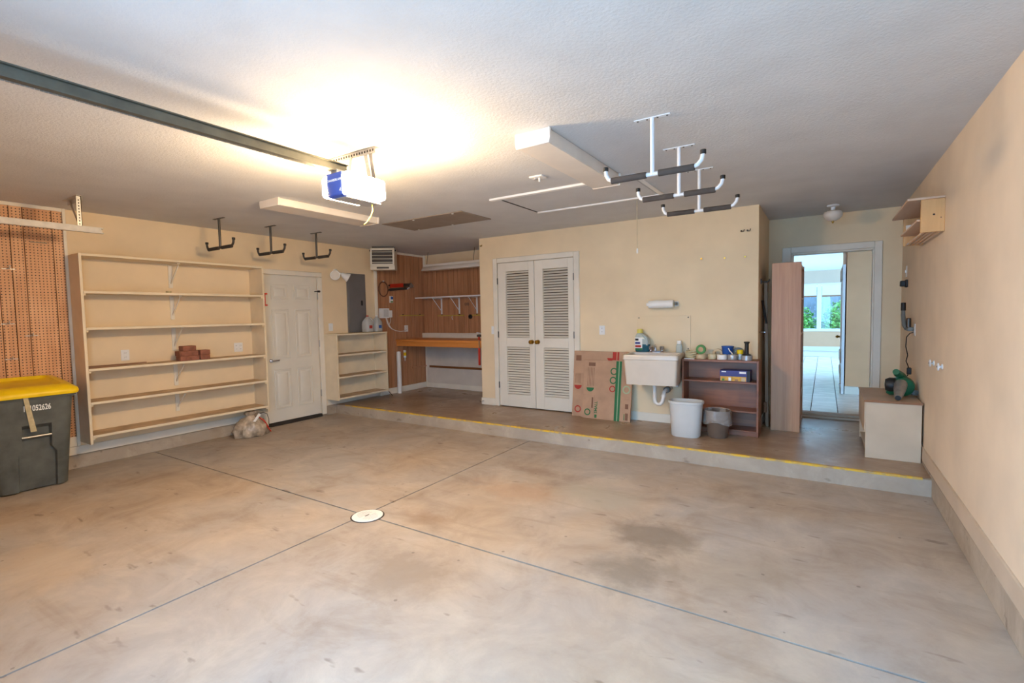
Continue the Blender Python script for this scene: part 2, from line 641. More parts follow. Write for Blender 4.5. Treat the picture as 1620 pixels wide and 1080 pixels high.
pf = struct(MB().box(-6.47, XR + 0.1, YS, YD + 0.05, -0.1, ZS).build('floor_platform', 'platform_concrete', bevel=0.008), 'raised concrete platform along the back of the garage')
rs = MB().box(-6.40, .716, YS - .0012, YS + .004, 0, ZS - .012).build('riser', 'curb_concrete', pf)
rz_ = random.Random(3)
e = MB()
n = 60
prev = None
for i in range(n):
    x0 = -6.15 + (0.66 + 6.15) * i / n
    x1 = -6.15 + (0.66 + 6.15) * (i + 1) / n
    w0 = prev if prev else 0.012
    w1 = 0.010 + 0.012 * rz_.random()
    e.hexa([(x0, YS - 0.003, ZS - 0.012 - w0 * 0.3), (x1, YS - 0.003, ZS - 0.012 - w1 * 0.3), (x1, YS + w1, ZS - 0.012), (x0, YS + w0, ZS - 0.012),
            (x0, YS - 0.003, ZS - 0.0006), (x1, YS - 0.003, ZS - 0.0006), (x1, YS + w1, ZS + 0.0016), (x0, YS + w0, ZS + 0.0016)])
    prev = w1
ed = e.build('edge_stripe', 'edge_yellow', pf)
ed['label'] = 'worn yellow painted line along the step edge'

struct(MB().box(-6.50, -6.372, YF, 3.70, 0, ZS).box(-6.50, -6.372, 4.635, YS + .05, 0, ZS).build('curb_left', 'curb_concrete', bevel=0.004), 'low concrete curb under the shelving wall')
struct(MB().box(0.715, 0.86, YF, YD, 0, 0.168).build('curb_right', 'curb_concrete', bevel=0.006), 'low concrete curb under the bare side wall')

struct(MB().box(-6.50, XL, YF, 3.755, ZS, ZC).box(-6.50, XL, 3.755, 4.603, 2.09, ZC).box(-6.50, XL, 4.603, YD, ZS, ZC).build('wall_left', 'wall_paint'), 'cream painted wall with shelving and side door')
struct(MB().box(XR, 0.86, YF, 7.2, 0.168, ZC).build('wall_right', 'wall_paint_side'), 'bare scuffed cream side wall')
wc = struct(MB().box(-4.30, -3.985, YW, YW + .12, ZS, ZC).box(-2.775, -0.605, YW, YW + .12, ZS, ZC).box(-3.985, -2.775, YW, YW + .12, 2.215, ZC)
            .box(-4.30, -4.18, YW + .12, YB + .1, ZS, ZC).box(-0.725, -0.605, YW + .12, YD + .05, ZS, ZC).build('wall_closet', 'wall_paint'),
            'cream closet wall holding the louvered doors and sink')
struct(MB().box(-6.45, -4.18, YB, YB + .12, ZS, ZC).build('wall_alcove', 'wall_paint'), 'pale back wall of the workbench alcove')
struct(MB().box(-0.725, -0.36, YD, YD + .12, ZS, ZC).box(0.495, 0.86, YD, YD + .12, ZS, ZC).box(-0.36, 0.495, YD, YD + .12, 2.165, ZC).build('wall_hall_side', 'wall_paint'), 'wall around the open doorway into the house')
struct(MB().box(-6.6, 0.95, YF - .1, YD + .12, ZC, ZC + .12).build('ceiling', 'ceiling_paint'), 'white stippled garage ceiling')
struct(MB().box(-6.6, OX0, YF - .12, YF, -.1, ZC).box(OX1, 0.95, YF - .12, YF, -.1, ZC).box(OX0, OX1, YF - .12, YF, 2.52, ZC).build('wall_front', 'wall_paint'), 'front wall around the open vehicle entrance')  # unseen wall, its position and opening shaped to steer daylight into the garage
struct(MB().box(-30, 25, -30, YF - .05, -.2, -0.03).build('ground_driveway', 'driveway'), 'pale concrete driveway outside')  # unseen ground, kept pale to bounce sky light up onto the ceiling

# baseboards
struct(MB().box(XL - .01, -6.337, YF, 3.69, 0.147, 0.232).build('baseboard_left', 'trim_paint', bevel=0.004), 'painted baseboard under the long shelves')
struct(MB().box(XL - .01, -6.337, 4.685, 5.72, 0.147, 0.235).build('baseboard_left', 'trim_paint', bevel=0.004), 'painted baseboard under the short shelf unit')
struct(MB().box(0.7105, XR + .01, YF, 5.30, 0.174, 0.287).box(.7135, XR + .01, 5.30, YD, .174, .287).build('baseboard_right', 'base_tan', bevel=0.004), 'painted baseboard on the bare side wall')
struct(MB().box(XL, -6.295, 5.72, YB, ZS, 0.245).box(-6.30, -4.30, YB - .015, YB + .01, ZS, 0.235).build('baseboard_alcove', 'trim_paint', bevel=0.003), 'white baseboard around the workbench alcove')
struct(MB().box(-4.31, -4.06, YW - .014, YW + .01, ZS, 0.25).box(-2.69, -0.60, YW - .014, YW + .01, ZS, 0.25).box(-.61, -.593, YW - .01, YD, ZS, .25).build('baseboard_back', 'trim_paint', bevel=0.003), 'white baseboard along the closet wall')
struct(MB().box(0.56, 0.715, YD - .014, YD, ZS, 0.27).build('baseboard_hall', 'trim_paint', bevel=0.003), 'baseboard beside the house doorway')

# drain
dr = thing('floor_drain', 'round pale slotted drain cover where the floor joints cross', 'drain', (-2.845, 2.412, 0))
MB().lathe([(0.122, 0.0005), (0.122, 0.0022), (0.10, 0.0022)], (-2.845, 2.412, 0), 40).build('rim', 'slot_dark', dr)
MB().lathe([(0.112, 0.001), (0.112, 0.005), (0.106, 0.006)], (-2.845, 2.412, 0), 40).build('cover', 'paper_white', dr)
for i in range(-4, 5):
    if i == 0:
        continue
    h = math.sqrt(0.09 ** 2 - (i * 0.02) ** 2) * 0.7
    MB().box(-2.845 + i * .02 - .002, -2.845 + i * .02 + .002, 2.412 - h, 2.412 + h, 0.0055, 0.0064).build('slot', 'tape_duct', dr)
MB().box(-2.852, -2.842, 2.39, 2.43, 0.0055, 0.0066).build('pull_slot', 'slot_dark', dr)

# ------------------------------------------------------------------ panelling in the alcove
lw = sroot('wall_panelling_side', 'brown grooved wood panelling beside the workbench')
y = 5.715
for wdt in (0.085, 0.11, 0.145, 0.09, 0.12, 0.10, 0.15, 0.085, 0.125, 0.14):
    y2 = min(y + wdt, YB)
    MB().box(XL - .005, XA, y + .0035, y2 - .0035, 0.245, 2.565).build('plank', 'panel_wood', lw, bevel=0.0025)
    y = y2
MB().box(XL - .004, XA - .012, 5.715, YB, .245, 2.565).build('backing', 'slot_dark', lw)
MB().box(XL, XA + .012, 5.715, YB - .01, 2.56, ZC).build('top_strip', 'trim_paint', lw, bevel=.002)
MB().box(XL, XA + .016, 5.690, 5.715, .235, ZC).build('edge_strip', 'trim_paint', lw, bevel=.002)
bw = sroot('wall_panelling_back', 'brown grooved wood panelling above the workbench')
x = XA
k = 0
ws = (0.10, 0.13, 0.09, 0.15, 0.11, 0.14, 0.095, 0.125)
while x < -4.32:
    x2 = min(x + ws[k % 8], -4.30)
    MB().box(x + .0035, x2 - .0035, YB - .022, YB + .005, 1.09, 2.33).build('plank', 'panel_wood', bw, bevel=0.0025)
    x = x2
    k += 1
MB().box(XA, -4.30, YB - .010, YB + .004, 1.09, 2.33).build('backing', 'slot_dark', bw)
struct(MB().box(XA, XA + .05, YB - .03, YB, 2.33, ZC).box(XA - .02, XA + .025, YB - .02, YB, .235, 1.09).build('trim_1', 'trim_paint', bevel=.002), 'white corner strip of the alcove')

# ------------------------------------------------------------------ side door (six panels)
d1 = sroot('door_1', 'cream six-panel door beside the long shelves', (-6.36, 3.77, 0.05))
MB().box(-6.398, -6.358, 3.765, 4.592, 0.052, 2.075).build('slab', 'door_paint', d1, bevel=.002)
cols = ((3.875, 4.125), (4.225, 4.475))
for (z0, z1) in ((1.735, 1.945), (0.915, 1.605), (0.225, 0.775)):
    for (y0, y1) in cols:
        p = MB()
        # raised moulding frame
        for (a0, a1, b0, b1) in ((y0, y1, z1 - .02, z1), (y0, y1, z0, z0 + .02), (y0, y0 + .02, z0 + .02, z1 - .02), (y1 - .02, y1, z0 + .02, z1 - .02)):
            p.box(-6.36, -6.347, a0, a1, b0, b1)
        q = p.build('moulding', 'door_paint', d1, bevel=.003)
        f = MB()
        a = (y0 + .045, y1 - .045, z0 + .045, z1 - .045)
        b = (y0 + .065, y1 - .065, z0 + .065, z1 - .065)
        f.hexa([(-6.3585, a[0], a[2]), (-6.3585, a[1], a[2]), (-6.3585, a[1], a[3]), (-6.3585, a[0], a[3]), (-6.346, b[0], b[2]), (-6.346, b[1], b[2]), (-6.346, b[1], b[3]), (-6.346, b[0], b[3])])
        f.build('raised_panel', 'door_paint', d1)
MB().box(-6.37, -6.336, 4.600, 4.678, 0.03, 2.083).box(-6.37, -6.336, 3.69, 4.678, 2.083, 2.15).box(-6.37, -6.336, 3.69, 3.757, .03, 2.083).build('casing', 'trim_paint', d1, bevel=.006)
hd = MB().cyl((-6.358, 3.835, .905), (-6.345, 3.835, .905), .026).cyl((-6.345, 3.835, .905), (-6.31, 3.835, .905), .011).bar((-6.312, 3.828, .905), (-6.308, 3.93, .908), .016, .016).build('handle', 'chrome', d1, bevel=.002)
for zz in (0.36, 1.10, 1.80):
    MB().cyl((-6.345, 4.597, zz - .05), (-6.345, 4.597, zz + .05), .008, n=8).build('hinge', 'steel', d1)
bo = MB().cyl((-6.338, 4.545, 1.868), (-6.338, 4.64, 1.872), .008, n=8).box(-6.357, -6.333, 4.60, 4.635, 1.855, 1.885).build('bolt', 'black_plastic', d1)
MB().box(-6.44, -6.40, 3.70, 4.66, 0.0, 2.15).box(-6.40, -6.371, 4.5925, 4.61, .03, 2.0765).box(-6.40, -6.371, 3.755, 4.61, 2.0765, 2.095).build('jamb_light_stop', 'trim_paint', d1)  # jamb strips plus an unseen slab added to block light leaking round the door
MB().box(-6.48, -6.345, 3.76, 4.605, 0.0, 0.046).build('sill', 'slot_dark', d1, bevel=.003)

# ------------------------------------------------------------------ closet louvered doors
d2 = sroot('door_2', 'pair of cream louvered closet doors', (-3.375, YW, ZS))
MB().box(-4.057, -3.985, YW - .02, YW + .01, ZS, 2.283).box(-2.775, -2.695, YW - .02, YW + .01, ZS, 2.283).box(-3.985, -2.775, YW - .02, YW + .01, 2.212, 2.283).build('casing', 'trim_paint', d2, bevel=.006)
MB().box(-4.0, -2.76, YW + .05, YW + .07, ZS, 2.25).build('backing', 'closet_shade', d2)  # dark sheet standing in for the closet's shade behind the louvers
slat = MB().hexa([(0, -.013, -.0135), (.377, -.013, -.0135), (.377, -.018, -.0085), (0, -.018, -.0085), (0, .013, .0085), (.377, .013, .0085), (.377, .008, .0135), (0, .008, .0135)])
sl_me = slat.mesh('slat')
sl_me.materials.append(M['leaf_paint'])
for (xa, xb, oa, ob, kx) in ((-3.977, -3.378, -3.842, -3.465, -3.420), (-3.372, -2.781, -3.240, -2.863, -3.325)):
    ya, yb = YW - .008, YW + .027
    lf = MB().box(xa, oa, ya, yb, .16, 2.208).box(ob, xb, ya, yb, .16, 2.208).box(oa, ob, ya, yb, 2.085, 2.208).box(oa, ob, ya, yb, 1.013, 1.147).box(oa, ob, ya, yb, .16, .338).build('leaf', 'leaf_paint', d2, bevel=.002)
    base = base_of(lf)
    for (z0, z1) in ((1.147, 2.085), (.338, 1.013)):
        n = int(round((z1 - z0) / .0355))
        for i in range(n):
            z = z0 + (i + .5) * (z1 - z0) / n
            share('slat', sl_me, lf, Vector((oa, YW + .008, z)) - base)
    MB().lathe([(.030, 0), (.030, -.006), (.012, -.010), (.010, -.03), (.024, -.042), (.028, -.055), (.022, -.066), (.008, -.070)], (kx, ya, 1.09), 18, 'y').build('knob', 'brass', lf)
    hx = xa - .004 if xa < -3.5 else xb + .004
    for zz in (0.46, 1.19, 1.955):
        MB().cyl((hx, ya - .004, zz - .045), (hx, ya - .004, zz + .045), .009, n=8).build('hinge', 'dark_steel', lf)

# ------------------------------------------------------------------ doorway to the house, hall, living room
d3 = sroot('door_3', 'cased open doorway into the house', (0.07, YD, 0.19))
MB().box(-.455, -.36, YD - .02, YD + .01, ZS, 2.235).box(.47, .545, YD - .02, YD + .01, ZS, 2.235).box(-.36, .47, YD - .02, YD + .01, 2.16, 2.235).box(-.36, -.335, YD, YD + .14, ZS, 2.16).box(.455, .497, YD, YD + .14, ZS, 2.16).box(-.36, .497, YD, YD + .14, 2.14, 2.168).build('casing', 'trim_paint', d3, bevel=.005)
MB().box(-.36, .497, YD - .03, YD + .16, ZS, .172).box(-.36, .497, YD + .02, YD + .16, .172, .196).build('threshold', 'cabinet_top', d3, bevel=.004)
fh = struct(MB().box(-1.2, 1.6, YD + .12, 15.7, .05, .186).build('floor_hall', 'grout'), 'pale tiled hall floor with dark grout')
tile_me = {}
ty = YD + .165
row = 0
while ty < 15.3:
    for c in range(-3, 3):
        x0 = -0.136 + c * .289
        if x0 < -.75 or (x0 > .2 and ty > 8.6):
            continue
        o = None
        if 't' not in tile_me:
            tile_me['t'] = MB().box(.004, .285, .004, .213, -.004, .004).mesh('tile', .001)
            tile_me['t'].materials.append(M['tile'])
        share('tile', tile_me['t'], fh, (x0, ty, .19))
    ty += .217
struct(MB().prism([(-3.4, 15.25)] + [(-3.4 + 5.4 * i / 16, 15.25 + .25 * math.sin(PI * i / 16 * 1.0) * (1 if i < 17 else 0)) for i in range(17)] + [(2.0, 17.7), (-3.4, 17.7)], 'z', .15, .198).build('floor_living', 'carpet'), 'pale carpet of the far room')
struct(MB().box(-.80, -.70, YD + .12, 11.0, .05, 2.7).build('wall_hall_left', 'hall_paint'))
struct(MB().box(.27, 1.6, 8.83, 8.95, .05, 2.7).box(.27, .39, 8.95, 11.0, .05, 2.7).build('wall_hall_right', 'hall_paint'), 'beige wall facing the doorway in the hall')
struct(MB().box(1.5, 1.6, YD + .12, 8.9, .05, 2.7).build('wall_hall_end', 'hall_paint'))
struct(MB().box(.262, 1.5, 8.815, 8.83, .186, .31).build('baseboard_inner', 'trim_paint', bevel=.003))
struct(MB().box(-3.5, 2.2, YD + .12, 17.9, 2.62, 2.74).build('ceiling_hall', 'white_paint'), 'white hall ceiling')
struct(MB().box(-3.5, -.70, 10.9, 11.0, .05, 2.7).box(.39, 2.2, 10.9, 11.0, .05, 2.7).build('wall_living_near', 'living_paint'))
struct(MB().box(-3.5, -3.4, 11, 11.4, .05, 2.7).box(-3.5, -3.4, 17.2, 17.7, .05, 2.7).box(-3.5, -3.4, 11.4, 17.2, .05, 2.7).build('wall_living_left', 'living_paint'))
struct(MB().box(2.0, 2.1, 11, 11.4, .05, 2.7).box(2.0, 2.1, 17.2, 17.7, .05, 2.7).box(2.0, 2.1, 11.4, 12.2, .05, 2.7).box(2.0, 2.1, 16.4, 17.2, .05, 2.7).box(2.0, 2.1, 12.2, 16.4, .05, .6).box(2.0, 2.1, 12.2, 16.4, 2.35, 2.7).build('wall_living_right', 'living_paint'))  # unseen side wall; window gap added to brighten the far room and hall
WY = 17.5
struct(MB().box(-3.4, -1.15, WY, WY + .15, .05, 2.7).box(.85, 2.0, WY, WY + .15, .05, 2.7).box(-1.15, .85, WY, WY + .15, 2.24, 2.7).build('wall_living_back', 'living_paint'), 'beige window wall of the far room')
struct(MB().box(-1.15, .85, WY, WY + .15, .05, .80).build('wall_living_sill', 'peach_paint'), 'peach wall below the far window')
struct(MB().box(-3.4, 2.0, WY - .02, WY, .19, .335).build('baseboard_living', 'white_paint'))
w1 = sroot('window_1', 'white framed far window with half-drawn shades', (-.15, WY, .8))
MB().box(-1.16, .86, WY - .04, WY + .10, .79, .87).box(-1.16, -1.08, WY, WY + .1, .87, 2.24).box(.78, .86, WY, WY + .1, .87, 2.24).box(-.205, -.09, WY - .02, WY + .1, .87, 2.24).box(-1.16, .86, WY, WY + .1, 2.18, 2.25).build('window_frame', 'white_paint', w1, bevel=.006)
for (a, b) in ((-1.08, -.205), (-.09, .78)):
    MB().box(a, b, WY + .05, WY + .056, .87, 2.18).build('pane', 'window_glass', w1)
    sh = MB().box(a + .01, b - .01, WY + .015, WY + .03, 1.87, 2.2).build('roller_shade', 'shade_fabric', w1)
    MB().box(a + .01, b - .01, WY + .008, WY + .036, 1.835, 1.875).build('hem_bar', 'cabinet_edge', sh, bevel=.003)

hdoor = thing('hall_door', 'narrow edge of an open panelled door inside the hall', 'door', (.225, 8.76, .19))
MB().box(.215, .252, 8.75, 9.60, .196, 2.12).build('slab', 'white_paint', hdoor, bevel=.003)
for zz in (.45, .66, 1.9):
    MB().box(.200, .215, 8.80, 9.52, zz, zz + (.16 if zz > .6 else .12)).build('moulding', 'door_paint', hdoor, bevel=.003)
MB().lathe([(.025, 0), (.012, -.012), (.026, -.04), (.012, -.062)], (.215, 9.5, 1.02), 16, 'x').build('knob', 'brass', hdoor)
MB().cyl((.215, 8.80, .33), (.185, 8.80, .33), .007).build('door_stop', 'chrome', hdoor)

# outside the far window
struct(MB().box(-14, 12, 17.9, 40, -.2, 0.0).build('ground_lawn', 'lawn'), 'green lawn outside the far window')
fe = thing('garden_fence', 'grey board fence behind the shrubs outside the far window', 'fence', (-.1, 21.6, 0))
bd_me = MB().box(-.0722, .0722, -.01, .01, 0, 2.1).mesh('board', .004)
bd_me.materials.append(M['fence_grey'])
for i in range(26):
    share('board', bd_me, fe, ((i - 13) * .145, 0, -.03 * random.random()))
MB().box(-2.0, 1.9, 21.61, 21.65, .4, .5).box(-2.0, 1.9, 21.61, 21.65, 1.6, 1.7).build('rail', 'fence_grey', fe)


def shrub(loc, rx, ry, rz, n, label, seed):
    rr = random.Random(seed)
    t = thing('garden_shrub', label, 'shrub', loc, 0, 'shrubs outside the far window')
    m = MB()
    for _ in range(n):
        a, b, q = rr.random() * 2 * PI, math.acos(rr.uniform(-.9, 1)), rr.random() ** .4
        c = Vector((loc[0] + rx * q * math.sin(b) * math.cos(a), loc[1] + ry * q * math.sin(b) * math.sin(a), loc[2] + rz + rz * q * math.cos(b)))
        d = Vector((rr.uniform(-1, 1), rr.uniform(-1, 1), rr.uniform(-.6, .6))).normalized() * rr.uniform(.05, .09)
        w = d.cross(Vector((rr.uniform(-1, 1), rr.uniform(-1, 1), rr.uniform(-1, 1)))).normalized() * rr.uniform(.02, .04)
        m.add([c - d, c + w, c + d, c - w], [(0, 1, 2, 3)])
    o = m.build('foliage', 'leaf_green', t)
    o['kind'] = 'stuff'
    MB().tube([(loc[0], loc[1], -.02), (loc[0] + .04, loc[1], loc[2] + rz * .6), (loc[0] - .03, loc[1] + .02, loc[2] + rz * 1.2)], [.04, .03, .015]).build('stem', 'handle_wood', t)


shrub((.47, 20.4, 0), .60, .5, .88, 1900, 'broad leafy shrub low against the fence, at the door side of the window', 1)
shrub((-.72, 20.2, 0), .50, .45, .80, 1500, 'low rounded shrub outside the window pane beside the bookcase', 2)
shrub((-.1, 22.7, 1.45), 1.1, .5, .75, 1300, 'leafy branches hanging high above the fence outside', 3)

# ------------------------------------------------------------------ long shelf unit on the left wall
su = thing('shelf_unit', 'long cream wall shelf unit with five open shelves', 'shelf', (-6.2, 2.68, 0.275))
for (y0, y1) in ((1.762, 1.785), (3.582, 3.605)):
    MB().box(XL, -6.05, y0, y1, .275, 2.145).build('side_panel', 'shelf_paint', su, bevel=.0015)
MB().box(XL, -6.05, 1.785, 3.582, 2.122, 2.145).build('shelf', 'shelf_paint', su, bevel=.0015)
SZ = (1.782, 1.425, 1.02, .69, .362)
for k, z in enumerate(SZ):
    s_ = MB().box(XL, -6.053, 1.785, 3.582, z - .022, z - .002).build('shelf', 'shelf_paint', su, bevel=.0015)
    MB().box(XL + .004, -6.060, 1.787, 3.580, z - .003, z).build('shelf_surface', 'shelf_top_wood' if k > 1 else 'shelf_paint', s_)
    MB().box(-6.054, -6.046, 1.785, 3.582, z - .024, z + .001).build('edge_band', 'shelf_paint', s_, bevel=.001)
    for yy in (1.785, 3.562):
        MB().box(XL, -6.058, yy, yy + .02, z - .045, z - .022).build('cleat', 'shelf_paint', su, bevel=.001)
for z in (2.122, 1.760, 1.403, .998, .668):
    b = MB()
    h = .27 if z > .9 else .24
    b.box(XL, XL + .012, 2.645, 2.685, z - h, z)
    b.box(XL, -6.13, 2.65, 2.68, z - .012, z)
    b.bar((XL + .012, 2.665, z - h + .05), (-6.14, 2.665, z - .02), .012, .012, (0, 1, 0))
    b.build('bracket', 'trim_paint', su, bevel=.001)

# bricks and scraps on the shelf
def brick(y0, y1, z, x0, label, dx=.105):
    o = MB().box(x0, x0 + dx, y0, y1, z, z + .055).build('brick', 'brick_brown', None, bevel=.004)
    tag(o, label, 'brick', 'bricks stacked on the long shelf')


brick(2.615, 2.815, 1.021, -6.20, 'bottom brown brick of the three-high stack on the long shelf')
brick(2.605, 2.805, 1.0765, -6.20, 'middle brown brick of the three-high stack on the long shelf')
brick(2.645, 2.785, 1.1325, -6.20, 'topmost short brown brick of the three-high stack')
brick(2.822, 2.925, 1.021, -6.185, 'lower brown brick of the two-high stack on the long shelf')
brick(2.822, 2.928, 1.0765, -6.185, 'upper brown brick of the two-high stack on the long shelf')
tag(MB().prism([(-6.335, 1.80), (-6.07, 1.80), (-6.09, 1.95), (-6.30, 2.36), (-6.335, 2.38)], 'z', 1.021, 1.029).build('cardboard_scrap', 'cardboard_dark'), 'flat brown board scrap lying at the end of the shelf', 'board scrap')
tag(MB().lathe([(.026, 0), (.026, .03), (.018, .03), (.018, .004)], (-6.25, 2.60, 1.783), 16).build('tape_ring', 'tape_tan'), 'tiny tan ring lying on the second shelf from the top', 'tape')
rc = thing('tool_clip', 'small red tool clip on the shelf end by the door', 'clip', (-6.06, 3.606, 1.66))
MB().cyl((-6.06, 3.615, 1.66), (-6.06, 3.615, 1.80), .006, n=8).build('rod', 'strap_red', rc)
for z in (1.655, 1.80):
    MB().box(-6.075, -6.03, 3.603, 3.632, z - .01, z + .01).build('jaw', 'strap_red', rc, bevel=.003)


# ------------------------------------------------------------------ outlets and switches
def plate(name, label, cat, c, n, w=.075, h=.115, kind='outlet', gang=1):
    """n: '+x','-x','-y' direction the plate faces"""
    t = thing(name, label, cat, c)

    def B(u0, u1, v0, v1, d0, d1):
        if n == '+x':
            return MB().box(c[0] + d0, c[0] + d1, c[1] + u0, c[1] + u1, c[2] + v0, c[2] + v1)
        if n == '-x':
            return MB().box(c[0] - d1, c[0] - d0, c[1] + u0, c[1] + u1, c[2] + v0, c[2] + v1)
        return MB().box(c[0] + u0, c[0] + u1, c[1] - d1, c[1] - d0, c[2] + v0, c[2] + v1)
    W = w * gang
    B(-W / 2, W / 2, -h / 2, h / 2, 0, .006).build('cover_plate', 'white_plastic', t, bevel=.002)
    for g in range(gang):
        u = (g - (gang - 1) / 2) * w
        if kind == 'outlet':
            for v in (-.022, .022):
                s_ = B(u - .016, u + .016, v - .014, v + .014, .005, .009).build('socket', 'white_plastic', t, bevel=.003)
                for q in (-.006, .006):
                    B(u + q - .0015, u + q + .0015, v - .003, v + .006, .0085, .0095).build('slot', 'slot_dark', s_)
        else:
            B(u - .008, u + .008, -.016, .016, .005, .016).build('toggle', 'white_plastic', t, bevel=.003)
    return t


plate('wall_outlet', 'single white outlet above the brown board scrap on the long shelf', 'outlet', (XL, 2.19, 1.117), '+x')
plate('wall_outlet', 'double white outlet at the door end of the long shelf', 'outlet', (XL, 3.40, 1.122), '+x', gang=2, w=.055)
plate('light_switch', 'white light switch between side door and grey electrical panel', 'switch', (XL, 4.81, 1.335), '+x', kind='switch')
plate('light_switch', 'white light switch at the hinge side of the louvered doors', 'switch', (-4.082, YW, 1.253), '-y', kind='switch', w=.055)
plate('wall_outlet', 'white outlet between louvered doors and sink', 'outlet', (-2.39, YW, 1.255), '-y')
plate('wall_outlet', 'white outlet on brown panelling feeding the white cord', 'outlet', (XA, 6.365, 1.262), '+x', w=.09)
plate('light_switch', 'white switch plate high on the side wall near the doorway', 'switch', (XR, 6.62, 1.85), '-x', kind='switch')
plate('wall_outlet', 'white outlet on the side wall with charger plugged in', 'outlet', (XR, 5.95, 1.26), '-x')

# ------------------------------------------------------------------ pegboard
pb = thing('pegboard', 'brown grooved pegboard panel with white edge trim behind the wheeled bin', 'pegboard', (XL, 1.2, .235))
gs = [0.30, 0.42, 0.62, 0.71, 0.91, 1.0, 1.155, 1.27, 1.362, 1.454, 1.659, 1.738]
for a, b in zip(gs[:-1], gs[1:]):
    MB().box(XL, XL + .018, a + .0025, b - .0025, .33, 2.565).build('plank', 'pegboard_wood', pb, bevel=.0015)
MB().box(XL, XL + .006, .30, 1.74, .33, 2.57).build('backing', 'slot_dark', pb)
MB().box(XL, XL + .026, 1.738, 1.764, .235, ZC).box(XL, XL + .026, .30, 1.738, 2.562, ZC).box(XL, XL + .026, .30, 1.738, .235, .332).build('edge_trim', 'trim_paint', pb, bevel=.002)
for (yy, zz, wd) in ((1.335, 1.98, .02), (1.305, 1.475, .015), (1.46, 1.36, .012), (1.31, 1.15, .012), (1.585, 2.245, .0)):
    m = MB()
    if wd == 0:
        m.box(XL + .017, XL + .022, yy - .09, yy + .03, zz - .004, zz + .004)
        nm, lb = 'wire_hook', 'dark wire tool bar across the top of the pegboard'
    else:
        m.tube([(XL + .012, yy, zz + .02), (XL + .05, yy, zz), (XL + .07, yy, zz + .005), (XL + .075, yy, zz + .03)], .004, 6)
        m.box(XL + .017, XL + .022, yy - .045, yy + .045, zz - .003, zz + .003)
        nm, lb = 'wire_hook', {1.98: 'thin wire hook highest on the pegboard by the picture edge', 1.475: 'wire hook at mid height on the pegboard', 1.36: 'wire hook nearest the pegboard edge trim', 1.15: 'lowest wire hook just above the yellow bin lid'}[zz]
    tag(m.build(nm, 'dark_steel' if wd == 0 else 'galvanised'), lb, 'hook', 'hooks on the pegboard')

# ------------------------------------------------------------------ wheeled bin
ct = thing('wheeled_bin', 'dark grey wheeled bin with yellow lid and white number', 'wheelie bin', (-6.08, 1.26, 0))


def cart_ring(z, xb, xf, y0, y1, d, yl, yr, r):
    pts = []
    k = 4
    for i in range(k + 1):
        a = R(-90 + 90 * i / k)
        pts.append((xf - r + r * math.cos(a), y0 + r + r * math.sin(a), z))
    pts += [(xf, yl, z), (xf - d, yl + .008, z), (xf - d, yr - .008, z), (xf, yr, z)]
    for cx, cy, a0 in ((xf - r, y1 - r, 0), (xb + r * .4, y1 - r * .4, 90), (xb + r * .4, y0 + r * .4, 180)):
        q = r if a0 == 0 else r * .4
        for i in range(k + 1):
            a = R(a0 + 90 * i / k)
            pts.append((cx + q * math.cos(a), cy + q * math.sin(a), z))
    return pts


def cxf(z):
    return -5.872 + .118 * (z / .845)


rings = []
for (z, d, yl, yr) in ((.012, .03, 1.160, 1.415), (.03, .03, 1.160, 1.415), (.33, .03, 1.160, 1.415), (.385, .035, 1.187, 1.382), (.56, .045, 1.187, 1.382), (.595, 0, 1.187, 1.382), (.70, 0, 1.187, 1.382), (.845, 0, 1.187, 1.382)):
    t = z / .845
    rings.append(cart_ring(z, -6.27 - .035 * t, cxf(z), 1.035 - .045 * t, 1.505 + .035 * t, d, yl, yr, .085 - .03 * t))
MB().loft(rings).build('body', 'cart_grey', ct, angle=30)
MB().box(cxf(.86) - .565, cxf(.845) + .012, .975, 1.552, .815, .85).build('rim', 'cart_grey', ct, bevel=.012, seg=2)
lid = MB()


def lz(x, z):
    return z + .07 * (-5.72 - x) / .6


def lring(x0, x1, y0, y1, r, z):
    return [(p[0], p[1], lz(p[0], p[2])) for p in rrect(x0, x1, y0, y1, r, z)]


lid.loft([lring(-6.318, -5.722, .955, 1.572, .05, .842), lring(-6.318, -5.716, .95, 1.577, .05, .862), lring(-6.318, -5.722, .955, 1.572, .05, .884), lring(-6.31, -5.78, 1.0, 1.52, .05, .912),
          lring(-6.285, -5.83, 1.035, 1.485, .045, .916), lring(-6.27, -5.85, 1.055, 1.465, .04, .890)])
lid.build('lid', 'yellow_plastic', ct, angle=50)
MB().box(-6.325, -6.295, 1.02, 1.50, .90, .955).build('hinge_bar', 'yellow_plastic', ct, bevel=.008, seg=2)
MB().cyl((cxf(.49) - .012, 1.180, .488), (cxf(.49) - .012, 1.390, .488), .0105, n=12).build('lift_bar', 'steel', ct)
bn = text('bin_number', '101052626', .070, 'print_white', ct, (cxf(.742) + .0030, 1.287, .742), (R(98), 0, R(90)), .0006, bold=.0014)
bn.scale = (.58, 1, 1)
MB().hexa([(cxf(.85) + .016, 1.195, .86), (cxf(.85) + .016, 1.225, .86), (cxf(.53) + .006, 1.282, .535), (cxf(.53) + .006, 1.242, .535),
           (cxf(.85) + .019, 1.195, .86), (cxf(.85) + .019, 1.225, .86), (cxf(.53) + .009, 1.282, .535), (cxf(.53) + .009, 1.242, .535)]).build('tape_strip', 'tape_tan', ct)
for yy in (1.0, 1.50):
    MB().cyl((-6.25, yy - .02, .1), (-6.25, yy + .02, .1), .1, n=20).build('wheel', 'black_plastic', ct, bevel=.008)

ct.location.y += .043

